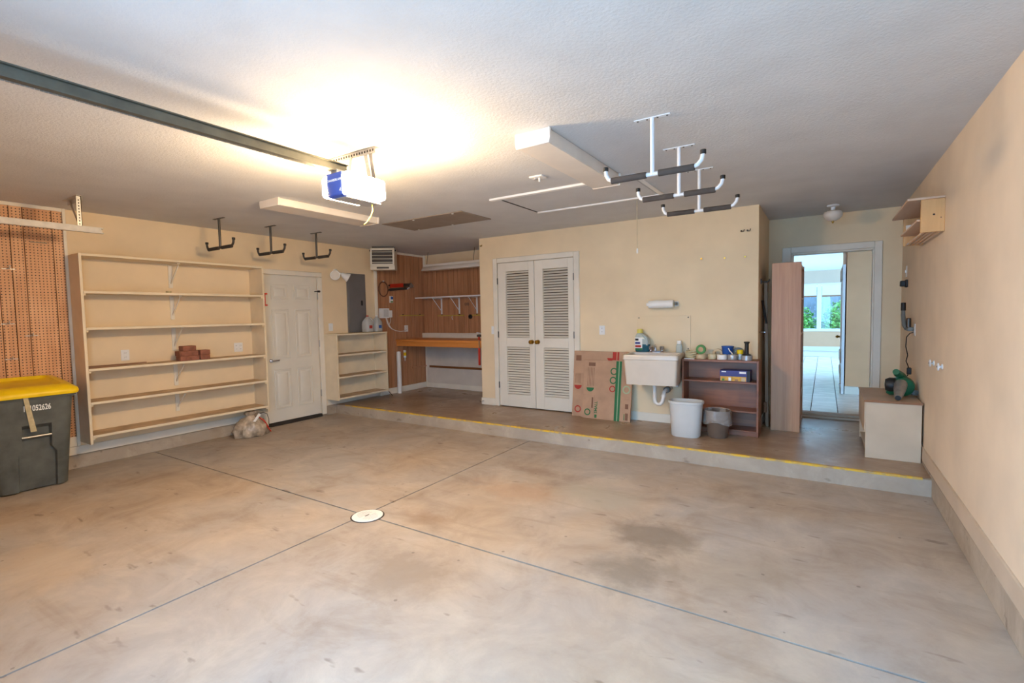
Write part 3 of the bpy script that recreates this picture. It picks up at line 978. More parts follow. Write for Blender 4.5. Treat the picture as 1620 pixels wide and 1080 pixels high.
# ------------------------------------------------------------------ plastic bag on the floor
bgp = thing('plastic_bag', 'crumpled clear plastic bag with red ties under the long shelf', 'bag', (-6.14, 3.40, 0))
rr = random.Random(11)
br = []
prof = [(.04, 0.0), (.165, .004), (.185, .04), (.190, .09), (.175, .14), (.145, .185), (.105, .22), (.06, .245), (.045, .262), (.075, .29), (.06, .315)]
for (r_, z) in prof:
    ring = []
    for i in range(28):
        a = 2 * PI * i / 28
        q = r_ * (1 + .10 * math.sin(3 * a + 9 * z) + .08 * math.sin(7 * a + 20 * z) + rr.uniform(-.08, .08))
        ring.append((-6.14 + .80 * q * math.cos(a) + .02, 3.39 + 1.02 * q * math.sin(a) + (.10 * math.exp(-((a - PI / 2) ** 2) / .12) if z < .06 and r_ > .1 else 0), z))
    br.append(ring)
MB().loft(br).build('bag_body', 'bag_film', bgp, angle=60)
MB().tube([(-6.06, 3.455, .235), (-6.025, 3.50, .19), (-6.01, 3.525, .14), (-6.005, 3.55, .08), (-5.99, 3.575, .03)], [.004, .008, .009, .009, .006], 6).build('tie', 'strap_red', bgp)
MB().tube([(-6.07, 3.47, .23), (-6.04, 3.525, .17), (-6.035, 3.55, .10)], [.004, .008, .006], 6).build('tie', 'strap_red', bgp)
MB().hexa([(-5.985, 3.34, .205), (-5.985, 3.37, .195), (-6.03, 3.47, .265), (-6.03, 3.44, .285), (-5.980, 3.34, .208), (-5.980, 3.37, .198), (-6.025, 3.47, .268), (-6.025, 3.44, .288)]).build('paper_tag', 'paper_white', bgp)
MB().tube([(-6.02, 3.45, .285), (-6.0, 3.49, .29), (-5.99, 3.53, .27), (-5.985, 3.545, .2), (-5.985, 3.545, .10)], .004, 5).build('draw_cord', 'cable_black', bgp)

# ------------------------------------------------------------------ garage door track
tr = thing('door_track', 'galvanised overhead door track hung in front of the pegboard', 'door track', (-5.57, .9, 2.28))
MB().prism([(-5.582, 2.278), (-5.545, 2.278), (-5.545, 2.288), (-5.578, 2.288), (-5.578, 2.322), (-5.545, 2.322), (-5.545, 2.331), (-5.582, 2.331)], 'y', -.05, 1.81).build('channel', 'track_metal', tr)
MB().prism([(-5.548, 2.284), (-5.540, 2.284), (-5.540, 2.325), (-5.548, 2.325)], 'y', -.05, 1.79).build('web', 'track_metal', tr)
MB().box(-5.90, -5.55, 1.63, 1.67, ZC - .004, ZC).box(-5.90, -5.55, 1.666, 1.67, ZC - .04, ZC).build('ceiling_angle', 'track_metal', tr)
st_ = MB().box(-5.556, -5.552, 1.628, 1.662, 2.31, ZC - .01).box(-5.585, -5.552, 1.658, 1.662, 2.31, ZC - .01).build('hanger_strap', 'galvanised', tr)
for i in range(9):
    MB().cyl((-5.5525, 1.644, 2.345 + i * .026), (-5.5515, 1.644, 2.345 + i * .026), .006, n=8).build('hole', 'slot_dark', st_)
MB().bar((-5.80, 1.655, ZC - .02), (-5.575, 1.65, 2.325), .025, .004, (0, 1, 0)).build('brace', 'galvanised', tr)

# ------------------------------------------------------------------ opener with lit lenses
op = thing('door_opener', 'ceiling door opener with blue front and lit white lamp covers', 'door opener', (-2.632, 2.2, 2.245))
MB().prism([(2.06, 2.255), (2.075, 2.245), (2.37, 2.245), (2.39, 2.265), (2.39, 2.375), (2.06, 2.392)], 'x', -2.706, -2.558).build('housing', 'opener_blue', op, bevel=.004)
MB().box(-2.700, -2.564, 2.10, 2.385, 2.241, 2.2465).build('underside', 'opener_grey', op)
for s in (-1, 1):
    c = -2.632 + s * .074
    a, b = (c, c + s * .070)
    rg = []
    for (t, ins) in ((0, 0), (.75, .004), (.93, .016), (1.0, .035)):
        xx = a + (b - a) * t
        y0, y1, z0, z1 = 2.062 + ins, 2.375 - ins, 2.250 + ins, 2.386 - ins
        q = .02
        ring = []
        for cy, cz, a0 in ((y1 - q, z0 + q, -90), (y1 - q, z1 - q, 0), (y0 + q, z1 - q, 90), (y0 + q, z0 + q, 180)):
            for i in range(4):
                an = R(a0 + 30 * i)
                ring.append((xx, cy + q * math.cos(an), cz + q * math.sin(an)))
        rg.append(ring)
    lo = MB().loft(rg).build('lamp_lens', 'lamp_lens', op)
    lo['label'] = 'glowing white lamp cover'
MB().box(-2.754, -2.510, 2.07, 2.365, 2.3865, 2.391).build('glow_baffle', 'galvanised', op, bevel=.001)  # added baffle over the lenses, holds their glow off the ceiling
text('maker_name', 'CHAMBERLAIN', .020, 'print_white', op, (-2.632, 2.0595, 2.345), (R(90), 0, 0), .0006, bold=.0004)
MB().prism([(-2.585, 2.275), (-2.570, 2.270), (-2.570, 2.292)], 'y', 2.0585, 2.06).build('print_mark', 'print_white', op)
MB().box(-2.70, -2.683, 2.0585, 2.06, 2.268, 2.278).build('print_mark', 'print_white', op)
MB().prism([(-2.632 - .018, 2.405), (-2.632 + .018, 2.405), (-2.632 + .018, 2.412), (-2.632 + .006, 2.414), (-2.632 + .006, 2.452), (-2.632 + .020, 2.454), (-2.632 + .020, 2.460), (-2.632 - .020, 2.460), (-2.632 - .020, 2.454), (-2.632 - .018, 2.452)], 'y', -.055, 2.16).build('rail', 'rail_steel', op)
ch = MB()
for i in range(150):
    yy = -.04 + i * .014
    ch.box(-2.655 - (.003 if i % 2 else .0015), -2.655 + (.003 if i % 2 else .0015), yy, yy + .0115, 2.401, 2.409)
ch.build('chain', 'galvanised', op)
MB().box(-2.66, -2.60, 2.06, 2.30, 2.388, 2.412).build('rail_saddle', 'galvanised', op, bevel=.003)
an = MB().box(-3.033, -2.50, 2.285, 2.325, ZC - .004, ZC).box(-3.033, -2.50, 2.285, 2.289, ZC - .042, ZC)
an_o = an.build('mount_angle', 'galvanised', op)
for i in range(20):
    MB().box(-3.02 + i * .0262, -3.008 + i * .0262, 2.2838, 2.2852, ZC - .03, ZC - .016).build('slot', 'slot_dark', an_o)
for (xa, xb, yb) in ((-2.735, -2.70, 2.22), (-2.60, -2.565, 2.30), (-2.55, -2.57, 2.34)):
    MB().bar((xa, 2.29, ZC - .02), (xb, yb, 2.375), .028, .004, (0, 1, 0)).build('hanger_strap', 'galvanised', op)
MB().tube([(-2.60, 2.335, 2.245), (-2.605, 2.345, 2.20), (-2.62, 2.34, 2.16), (-2.645, 2.33, 2.125), (-2.668, 2.325, 2.11)], .004, 6).build('antenna_wire', 'pale_yellow', op)

# ------------------------------------------------------------------ ceiling hooks
def ceiling_hook(prefix, loc, label, metal, foam, group, r, flip=False):
    t = thing('ceiling_hook', label, 'ceiling hook', loc, 0, group)
    MB().box(-.105, .105, -.014, .014, -.006, 0).build('plate', metal, t, world=False, bevel=.001)
    for xx in (-.085, -.03, .03, .085):
        MB().cyl((xx, 0, -.009), (xx, 0, -.006), .006, n=8).build('screw', 'dark_steel', t, world=False)
    MB().cyl((0, 0, -.006), (0, 0, -.330), r, n=12).build('post', metal, t, world=False)
    zz = -.322
    MB().tube([(-.285, 0, zz + .07), (-.283, 0, zz + .04), (-.268, 0, zz + .012), (-.245, 0, zz), (.215, 0, zz), (.25, 0, zz + .010), (.272, 0, zz + .034), (.280, 0, zz + .07)], r * .95, 10).build('arm', metal, t, world=False)
    for (a, b) in ((-.25, -.035), (.035, .235)):
        MB().cyl((a, 0, zz), (b, 0, zz), r * 1.55, n=12).build('foam_sleeve', foam, t, world=False, bevel=.002)
    for (xx) in (-.285, .280):
        MB().cyl((xx, 0, zz + .062), (xx, 0, zz + .086), r * 1.3, n=12).build('end_cap', 'black_plastic', t, world=False, bevel=.002)
    return t


for k, (yy, lb) in enumerate(((2.885, 'white ceiling hook with grey foam, biggest and lowest in the picture of the three'), (3.50, 'white ceiling hook with grey foam, middle one of the three'), (4.14, 'white ceiling hook with grey foam, the one closest to the closet wall'))):
    if k == 0:
        hk = ceiling_hook('w', (-.855, yy, ZC), lb, 'white_metal', 'foam_grey', 'white ceiling hooks', .0125)
    else:
        dup(hk, (-.855, yy, ZC), label=lb)
for k, (yy, lb) in enumerate(((2.885, 'dark steel ceiling hook above the middle of the long shelf unit'), (3.48, 'dark steel ceiling hook above the shelf end beside the door'), (4.11, 'dark steel ceiling hook above the six-panel door'))):
    if k == 0:
        hk = ceiling_hook('b', (-5.655, yy, ZC), lb, 'dark_steel', 'foam_brown', 'dark ceiling hooks', .0125)
    else:
        dup(hk, (-5.655, yy, ZC), label=lb)

# ------------------------------------------------------------------ ceiling fittings
def fluoro(loc, label, x0, x1, y0, y1, zb):
    t = thing('ceiling_fixture', label, 'light fixture', loc)
    w = .008
    MB().prism([(x0 + .012, ZC), (x0 + .002, zb + .03), (x0 + w, zb), (x1 - w, zb), (x1 - .002, zb + .05), (x1 - .012, ZC)], 'y', y0 + .02, y1 - .02).build('diffuser', 'fixture_white', t, bevel=.004, seg=2)
    for (a, b) in ((y0, y0 + .022), (y1 - .022, y1)):
        MB().prism([(x0 - .004, ZC), (x0 - .004, zb + .028), (x0 + w - .005, zb - .004), (x1 - w + .005, zb - .004), (x1 + .004, zb + .028), (x1 + .004, ZC)], 'y', a, b).build('end_cap', 'fixture_white', t, bevel=.003)


fluoro((-1.525, 3.26, ZC), 'large unlit white wraparound light beside the white ceiling hooks', -1.645, -1.405, 2.655, 3.88, 2.505)
fluoro((-4.42, 3.3, ZC), 'unlit white wraparound light between opener and dark ceiling hooks', -4.555, -4.255, 2.705, 3.92, 2.528)

hp = thing('ceiling_panel', 'flat grey-brown access panel screwed to the ceiling', 'ceiling panel', (-3.91, 4.47, ZC))
MB().box(-4.512, -3.295, 4.195, 4.755, ZC - .010, ZC).build('board', 'hatch_brown', hp, bevel=.002)
for (xx, yy) in ((-4.02, 4.225), (-3.44, 4.225), (-4.40, 4.72), (-3.85, 4.725)):
    MB().cyl((xx, yy, ZC - .014), (xx, yy, ZC - .009), .013, n=10).build('screw_cap', 'white_plastic', hp)

ah = thing('attic_hatch', 'white pull-down attic hatch flush with the ceiling', 'attic hatch', (-2.03, 4.36, ZC))
MB().box(-2.66, -1.36, 4.01, 4.74, ZC - .004, ZC).build('panel', 'ceiling_paint', ah)
for nm, a in (('trim_board', (-2.755, -1.30, 3.945, 3.995, ZC - .020, ZC)), ('trim_board', (-2.68, -1.30, 4.755, 4.785, ZC - .016, ZC)), ('trim_board', (-1.34, -1.30, 3.995, 4.755, ZC - .012, ZC))):
    MB().box(*a).build(nm, 'white_paint', ah, bevel=.002)
MB().box(-2.685, -2.672, 4.0, 4.755, ZC - .005, ZC).build('seam', 'slot_dark', ah)
MB().cyl((-1.572, 4.79, ZC), (-1.572, 4.79, 2.10), .0022, n=6).build('pull_string', 'tape_tan', ah)
MB().lathe([(.004, 0), (.009, .008), (.008, .04), (.004, .05)], (-1.572, 4.79, 2.055), 10).build('pull_toggle', 'white_plastic', ah)

ls = thing('ceiling_sensor', 'small white sensor plate on the ceiling beside the attic hatch', 'sensor', (-1.99, 3.55, ZC))
MB().box(-2.05, -1.93, 3.505, 3.595, ZC - .014, ZC).build('plate', 'white_plastic', ls, bevel=.004)
MB().cyl((-1.975, 3.55, ZC - .045), (-1.975, 3.55, ZC - .012), .008).build('nozzle', 'white_plastic', ls)
MB().cyl((-2.01, 3.55, ZC - .024), (-2.01, 3.55, ZC - .012), .018).build('collar', 'tape_duct', ls)

gl_ = thing('ceiling_globe', 'small glass bowl ceiling light in front of the house doorway', 'ceiling light', (.06, 6.42, ZC))
MB().lathe([(.055, 0), (.060, -.008), (.052, -.018), (.022, -.024), (.020, -.075), (.03, -.085)], (.06, 6.42, ZC), 24).build('canopy', 'white_metal', gl_)
MB().lathe([(.060, -.062), (.083, -.075), (.092, -.098), (.086, -.125), (.066, -.150), (.036, -.168), (.008, -.174)], (.06, 6.42, ZC), 28).build('glass_bowl', 'frosted_glass', gl_)
MB().lathe([(.012, -.170), (.012, -.182), (.005, -.198)], (.06, 6.42, ZC), 12).build('finial', 'brass', gl_)

# ------------------------------------------------------------------ beside the side door
fd = thing('flood_light', 'twin-headed white flood light above the grey electrical panel', 'flood light', (XL, 4.90, 2.12))
MB().lathe([(.062, 0), (.062, .012), (.045, .03)], (XL, 4.93, 2.16), 24, 'x').build('base', 'white_plastic', fd)
for (a, b) in (((XL + .03, 4.90, 2.165), (XL + .16, 4.80, 2.11)), ((XL + .03, 4.96, 2.17), (XL + .12, 5.10, 2.08))):
    a = Vector(a); b = Vector(b); d = (b - a).normalized()
    h_ = MB().tube([a, a + d * .05, a + d * .055, a + d * .10, a + d * .17], [.018, .018, .032, .042, .072], 18).build('lamp_head', 'white_plastic', fd)
    e0 = a + d * .1705
    MB().cyl(e0, e0 + d * .004, .062, .058, 18).build('lamp_face', 'frosted_glass', h_)

ep = thing('electrical_panel', 'flat grey electrical panel between side door and alcove', 'electrical panel', (XL, 5.31, 1.25))
MB().box(XL, XL + .022, 5.126, 5.490, 1.237, 2.172).build('cover', 'panel_grey', ep, bevel=.003)
MB().box(XL + .02, XL + .026, 5.15, 5.466, 1.26, 2.145).build('panel_door', 'panel_grey', ep, bevel=.002)
MB().box(XL + .024, XL + .034, 5.385, 5.415, 1.665, 1.745).build('latch', 'black_plastic', ep, bevel=.003)

ss = thing('shelf_unit', 'short cream shelf unit below the grey electrical panel', 'shelf', (-6.2, 5.17, .245))
MB().box(XL, -6.05, 4.675, 4.697, .245, 1.212).build('side_panel', 'shelf_paint', ss, bevel=.0015)
MB().box(XL, -6.05, 5.64, 5.662, .245, 1.212).build('side_panel', 'shelf_paint', ss, bevel=.0015)
MB().box(XL, -6.045, 4.672, 5.665, 1.212, 1.235).build('shelf', 'shelf_paint', ss, bevel=.0015)
MB().box(XL, XL + .008, 4.697, 5.64, .26, 1.212).build('back_board', 'shelf_paint', ss)
for z in (.925, .595, .282):
    q = MB().box(XL + .008, -6.053, 4.697, 5.64, z - .022, z - .002).build('shelf', 'shelf_paint', ss, bevel=.001)
    MB().box(XL + .01, -6.060, 4.699, 5.638, z - .003, z).build('shelf_surface', 'shelf_top_wood', q)
    MB().box(-6.054, -6.047, 4.697, 5.64, z - .024, z + .001).build('edge_band', 'shelf_paint', q, bevel=.001)


def jug(c, label, capmat, labmat, hy):
    t = thing('water_jug', label, 'jug', c, 0, 'water jugs on the short shelf unit')
    rings = []
    for (w, z) in ((.062, 0), (.072, .01), (.075, .03), (.075, .13), (.068, .17), (.045, .205), (.022, .235), (.019, .25)):
        rings.append(rrect(-w, w, -w, w, w * .55, z))
    MB().loft(rings).build('bottle', 'jug_clear', t, world=False, angle=50)
    MB().cyl((0, 0, .248), (0, 0, .268), .021, n=14).build('cap', capmat, t, world=False)
    MB().tube([(.018, .01 * hy, .235), (.05, .03 * hy, .225), (.072, .045 * hy, .19), (.074, .046 * hy, .14)], .010, 8).build('handle', 'jug_clear', t, world=False)
    MB().box(.0745, .076, -.03, .03, .06, .11).build('sticker', labmat, t, world=False)


jug((-6.16, 5.36, 1.236), 'clear water jug with red-marked label beside the electrical panel', 'cap_red', 'cap_red', 1)
jug((-6.15, 5.545, 1.236), 'clear water jug with blue-marked label next to the white control box', 'white_plastic', 'blue_plastic', -1)

# ------------------------------------------------------------------ unit heater hung in the corner
hz = R(-53)
ht = thing('unit_heater', 'cream louvered unit heater hung near the ceiling', 'heater', (-6.0, 5.60, 2.23), R(38))
MB().box(-.19, .19, -.14, .14, .0, .335).build('case', 'heater_cream', ht, world=False, bevel=.006)
MB().box(-.19, .19, -.152, -.139, -.01, .05).build('control_strip', 'heater_cream', ht, world=False, bevel=.003)
MB().box(-.09, .10, -.156, -.150, .008, .036).build('name_plate', 'heater_dark', ht, world=False)
MB().box(-.165, .165, -.146, -.139, .065, .315).build('grille_recess', 'heater_dark', ht, world=False)
for z in (.07, .31):
    MB().box(-.18, .18, -.158, -.142, z - .014, z + .014).build('grille_frame', 'heater_cream', ht, world=False, bevel=.002)
for xx in (-.172, .172):
    MB().box(xx - .012, xx + .012, -.158, -.142, .06, .32).build('grille_frame', 'heater_cream', ht, world=False, bevel=.002)
for i in range(4):
    z = .105 + i * .055
    MB().hexa([(-.16, -.165, z - .006), (.16, -.165, z - .006), (.16, -.14, z + .004), (-.16, -.14, z + .004), (-.16, -.165, z), (.16, -.165, z), (.16, -.14, z + .010), (-.16, -.14, z + .010)]).build('louver', 'heater_cream', ht, world=False)
MB().box(-.17, .17, -.06, .06, .335, .365).build('mount_bracket', 'dark_steel', ht, world=False)
for s in (-1, 1):
    MB().cyl((s * .19, -.09, .30), (s * .205, -.09, .30), .014).build('pivot_knob', 'black_plastic', ht, world=False)

# ------------------------------------------------------------------ alcove: bench, shelves, tools
wb = thing('workbench', 'orange-brown built-in workbench spanning the panelled alcove', 'workbench', (-5.3, 6.45, .97))
MB().box(XA + .002, -4.302, 6.10, YB - .024, 1.045, 1.078).build('bench_top', 'board_orange', wb, bevel=.003)
MB().box(XA + .002, -4.302, 6.115, 6.155, .965, 1.045).build('front_rail', 'board_orange', wb, bevel=.003)
MB().box(XA + .002, -4.302, YB - .024, YB - .001, .96, 1.085).build('back_rail', 'board_orange', wb, bevel=.002)
struct(MB().box(XA + .02, -4.30, YB - .012, YB + .004, .235, .965).build('wall_lower_panel', 'plaster_white'), 'pale wall board under the workbench')
tag(MB().box(XA + .005, -4.32, YB - .10, YB - .026, 1.079, 1.165).box(XA + .005, -4.32, YB - .106, YB - .1, 1.135, 1.15).build('power_strip', 'trim_paint', bevel=.003), 'long white box strip lying along the back of the workbench', 'strip box')
tag(MB().box(XA + .10, -4.32, YB - .034, YB - .012, .522, .558).build('wall_rail', 'brown_strip', bevel=.002), 'dark brown rail on the pale wall under the workbench', 'rail')
tag(MB().box(XA, XA + .022, 6.49, YB - .02, .535, .56).build('wall_rail', 'panel_wood', bevel=.002), 'short brown rail on the panelling under the workbench', 'rail')

sl = thing('shop_light', 'white hanging shop light above the workbench', 'light fixture', (-5.2, 6.5, 2.27))
MB().prism([(6.42, 2.268), (6.46, 2.335), (6.54, 2.335), (6.58, 2.268), (6.575, 2.262), (6.425, 2.262)], 'x', -5.965, -4.42).build('reflector', 'fixture_white', sl, bevel=.003)
MB().box(-5.96, -4.425, 6.47, 6.53, 2.335, 2.375).build('ballast_box', 'fixture_white', sl, bevel=.003)
for xx in (-5.90, -4.88):
    MB().cyl((xx, 6.50, 2.37), (xx, 6.545, ZC), .004, n=6).build('chain', 'dark_steel', sl)
struct(MB().box(-6.31, -4.30, 6.862, 6.87, 2.33, ZC).build('wall_upper_panel', 'wall_paint'), 'cream wall above the alcove panelling')

ws_ = thing('bracket_shelf', 'narrow white shelf on three wall brackets above the workbench', 'shelf', (-5.5, 6.7, 1.5))
MB().box(XA + .02, -4.32, 6.59, YB - .03, 1.795, 1.815).build('shelf_board', 'white_paint', ws_, bevel=.002)
for xx in (-5.88, -5.47, -5.08):
    MB().box(xx - .015, xx + .015, YB - .030, YB - .022, 1.505, 1.795).box(xx - .010, xx + .010, 6.60, YB - .03, 1.780, 1.795).bar((xx, YB - .03, 1.56), (xx, 6.61, 1.785), .008, .012).build('bracket', 'white_metal', ws_, bevel=.001)
for nm, lb, a in (('tool_bar', 'thin yellow tool bar on the side panelling', (XA, XA + .022, 6.21, 6.82, 1.486, 1.502)), ('tool_bar', 'thin yellow tool bar below the bracket shelf', (-5.97, -5.37, YB - .044, YB - .022, 1.470, 1.486)), ('tool_bar', 'short end of a yellow tool bar at the closet corner', (-5.185, -4.75, YB - .044, YB - .022, 1.470, 1.486))):
    t = thing(nm, lb, 'tool bar', ((a[0] + a[1]) / 2, (a[2] + a[3]) / 2, a[4]), 0, 'yellow tool bars')
    MB().box(*a).build('bar', 'bar_yellow', t, bevel=.002)
    if a[1] - a[0] > .1:
        pts = [(a[0] + .1, YB - .022, a[5]), (a[1] - .1, YB - .022, a[5])]
    else:
        pts = [(XA, a[2] + .08, a[5]), (XA, a[3] - .1, a[5])]
    for p in pts:
        MB().cyl((p[0] - .0, p[1], p[2] + .004), (p[0] + (.02 if a[1] - a[0] < .1 else 0), p[1] - (.02 if a[1] - a[0] > .1 else 0), p[2] + .004), .010, n=8).build('knob', 'black_plastic', t)
hkk = MB().tube([(-5.62, YB - .044, 1.475), (-5.62, YB - .055, 1.45), (-5.62, YB - .05, 1.415), (-5.60, YB - .05, 1.40), (-5.61, YB - .05, 1.42)], .004, 6).build('small_hook', 'white_metal')
tag(hkk, 'tiny white hook hanging from the yellow bar under the bracket shelf', 'hook')
tag(MB().lathe([(.030, 0), (.038, -.006), (.038, -.028), (.030, -.034), (.014, -.034), (.014, -.004)], (-5.22, YB - .022, 1.452), 20, 'y').build('tape_roll', 'black_plastic'), 'small black round tape roll hanging beside the yellow bar', 'tape')
gh = thing('spring_clips', 'pair of small steel clips hanging below the white bracket shelf', 'clip', (-5.30, YB - .03, 1.68))
for xx in (-5.32, -5.27):
    MB().tube([(xx + .018 * math.cos(a), YB - .03, 1.672 + .022 * math.sin(a)) for a in [2 * PI * i / 12 for i in range(12)]], .004, 6, True).build('clip_ring', 'dark_steel', gh)

co = thing('wire_coil', 'brown hoop of wire hung on the side panelling', 'wire coil', (XA, 5.84, 1.945))
MB().tube([(XA + .012 + .006 * (i % 2), 5.845 + .105 * math.cos(2 * PI * i / 26), 1.945 + .125 * math.sin(2 * PI * i / 26)) for i in range(26)], .007, 6, True).build('hoop', 'coil_brown', co)
MB().tube([(XA + .014, 5.845 + .098 * math.cos(2 * PI * i / 26), 1.943 + .118 * math.sin(2 * PI * i / 26)) for i in range(26)], .005, 6, True).build('hoop', 'coil_brown', co)
MB().cyl((XA, 5.845, 2.075), (XA + .03, 5.845, 2.08), .008, n=8).build('nail', 'white_metal', co)

sw = thing('hand_tool', 'red-handled bolt cutter hung level on the side panelling', 'hand tool', (XA, 6.25, 2.02))
MB().hexa([(XA + .012, 5.985, 1.972), (XA + .036, 5.985, 1.972), (XA + .036, 6.30, 1.995), (XA + .012, 6.30, 1.995), (XA + .012, 5.985, 2.034), (XA + .036, 5.985, 2.034), (XA + .036, 6.30, 2.062), (XA + .012, 6.30, 2.062)]).build('grip', 'tool_red', sw, bevel=.006, seg=2)
MB().bar((XA + .02, 5.985, 1.938), (XA + .02, 6.40, 1.975), .016, .042).build('lower_arm', 'dark_steel', sw, bevel=.004)
MB().bar((XA + .02, 6.28, 2.025), (XA + .02, 6.50, 2.04), .018, .058).build('upper_arm', 'dark_steel', sw, bevel=.004)
MB().prism([(6.45, 2.03), (6.50, 2.085), (6.555, 2.035), (6.56, 2.01), (6.52, 1.985), (6.46, 1.99)], 'x', XA + .010, XA + .03).build('jaw', 'steel', sw, bevel=.003)
for yy in (5.975, ):
    MB().box(XA + .01, XA + .034, yy - .015, yy + .01, 1.998, 2.022).build('grip_end', 'black_plastic', sw, bevel=.003)
    MB().box(XA + .01, XA + .034, yy - .015, yy + .01, 1.922, 1.946).build('grip_end', 'black_plastic', sw, bevel=.003)
for (yy, zz) in ((6.40, 1.968), (6.44, 1.985)):
    MB().cyl((XA + .012, yy, zz), (XA + .034, yy, zz), .010, n=10).build('bolt', 'white_metal', sw)

sp = thing('blister_pack', 'small white and blue blister pack pinned to the panelling', 'packet', (XA, 6.03, 1.73))
MB().box(XA, XA + .004, 5.985, 6.07, 1.715, 1.83).build('card', 'paper_white', sp)
MB().box(XA + .004, XA + .012, 6.01, 6.066, 1.775, 1.822).build('blister', 'blue_plastic', sp, bevel=.004)
MB().box(XA + .004, XA + .006, 6.01, 6.066, 1.722, 1.742).build('print_band', 'tape_green', sp)

cb = thing('control_box', 'white control box with dangling cord on the side panelling', 'control box', (XA, 5.87, 1.45))
MB().box(XA, XA + .06, 5.735, 5.925, 1.455, 1.62).build('case', 'white_plastic', cb, bevel=.006, seg=2)
MB().box(XA, XA + .045, 5.925, 6.005, 1.465, 1.585).build('transformer', 'white_plastic', cb, bevel=.005, seg=2)
MB().box(XA + .06, XA + .064, 5.79, 5.90, 1.475, 1.60).build('cover', 'bin_white', cb, bevel=.002)
MB().tube([(XA + .03, 5.87, 1.46), (XA + .035, 5.90, 1.37), (XA + .035, 5.935, 1.315), (XA + .03, 5.99, 1.27), (XA + .03, 6.08, 1.235), (XA + .03, 6.19, 1.215), (XA + .03, 6.29, 1.220), (XA + .018, 6.345, 1.235)], [.012, .014, .014, .008, .007, .007, .007, .009], 8).build('cord', 'cable_white', cb)
MB().tube([(XA + .03, 5.975, 1.47), (XA + .03, 5.97, 1.40), (XA + .03, 5.94, 1.345)], .006, 6).build('cord', 'cable_white', cb)

pp = thing('plastic_pipe', 'tall white plastic pipe standing on the platform by the workbench', 'pipe', (-6.22, 6.075, ZS))
MB().lathe([(.039, 0), (.039, .725), (.034, .725), (.034, .60)], (-6.22, 6.075, ZS), 20).build('pipe_body', 'pvc_white', pp)
ct2 = thing('sealant_tube', 'yellow and white sealant tube hung below the workbench end', 'tube', (XA + .03, 6.285, .70))
MB().lathe([(.006, 0), (.008, .05), (.024, .06), (.024, .09)], (XA + .03, 6.285, .69), 14).build('nozzle', 'white_plastic', ct2)
MB().lathe([(.025, .09), (.025, .15)], (XA + .03, 6.285, .69), 14).build('label_band', 'yellow_plastic', ct2)
MB().lathe([(.025, .15), (.025, .19), (.02, .19)], (XA + .03, 6.285, .69), 14).build('tube_end', 'white_plastic', ct2)
tt = thing('tube_holder', 'slim pale tube hung beside the short shelf unit', 'tube', (-6.27, 5.73, .47))
MB().cyl((-6.27, 5.735, .47), (-6.27, 5.735, 1.0), .028, n=14).build('tube_body', 'pvc_white', tt)
MB().cyl((-6.27, 5.735, .985), (-6.27, 5.735, 1.05), .034, n=14).build('tube_cap', 'white_plastic', tt, bevel=.004)
tag(MB().tube([(-6.29, 5.78, .47), (-6.27, 5.79, .35), (-6.20, 5.80, .22), (-6.11, 5.80, .152)], .006, 6).build('black_cable', 'cable_black'), 'short black cable trailing down beside the short shelf unit', 'cable')

cl = thing('bar_clamp', 'red bar clamp hanging at the closet end of the workbench', 'clamp', (-4.60, 6.085, .70))
MB().box(-4.635, -4.60, 6.075, 6.096, .70, .965).build('grip', 'tool_red', cl, bevel=.004)
MB().box(-4.63, -4.605, 6.073, 6.097, 1.09, 1.14).build('jaw', 'tool_red', cl, bevel=.004)
MB().box(-4.622, -4.612, 6.08, 6.092, .96, 1.20).build('bar', 'steel', cl)
MB().box(-4.65, -4.585, 6.07, 6.16, 1.14, 1.175).build('head', 'dark_steel', cl, bevel=.004)
MB().cyl((-4.66, 6.085, 1.205), (-4.59, 6.085, 1.195), .008, n=8).build('screw_handle', 'white_metal', cl)
cl.location.x += .125

# ------------------------------------------------------------------ closet wall
pt = thing('paper_towel', 'white paper towel roll on a wall holder above the sink', 'paper towel', (-1.615, 5.80, 1.565))
MB().cyl((-1.765, 5.80, 1.563), (-1.475, 5.80, 1.563), .046, n=24).build('roll', 'paper_white', pt, bevel=.003)
for xx in (-1.785, -1.458):
    MB().box(xx - .006, xx + .012, 5.785, YW, 1.545, 1.582).build('arm', 'grey_plastic' if xx > -1.6 else 'white_plastic', pt, bevel=.003)
MB().box(-1.79, -1.44, YW - .012, YW, 1.535, 1.592).build('back_plate', 'white_plastic', pt, bevel=.003)
MB().cyl((-1.475, 5.80, 1.563), (-1.468, 5.80, 1.563), .02, n=14).build('core', 'tape_tan', pt)

ps = thing('splash_panel', 'thin cream splash panel screwed to the wall behind the sink', 'panel', (-1.62, YW, 1.0))
MB().box(-1.935, -1.305, YW - .006, YW, 1.015, 1.428).build('sheet', 'clear_panel', ps, bevel=.001)
for (xx, zz) in ((-1.91, 1.405), (-1.33, 1.405), (-1.33, 1.04)):
    MB().cyl((xx, YW - .009, zz), (xx, YW - .005, zz), .008, n=8).build('screw', 'dark_steel', ps)

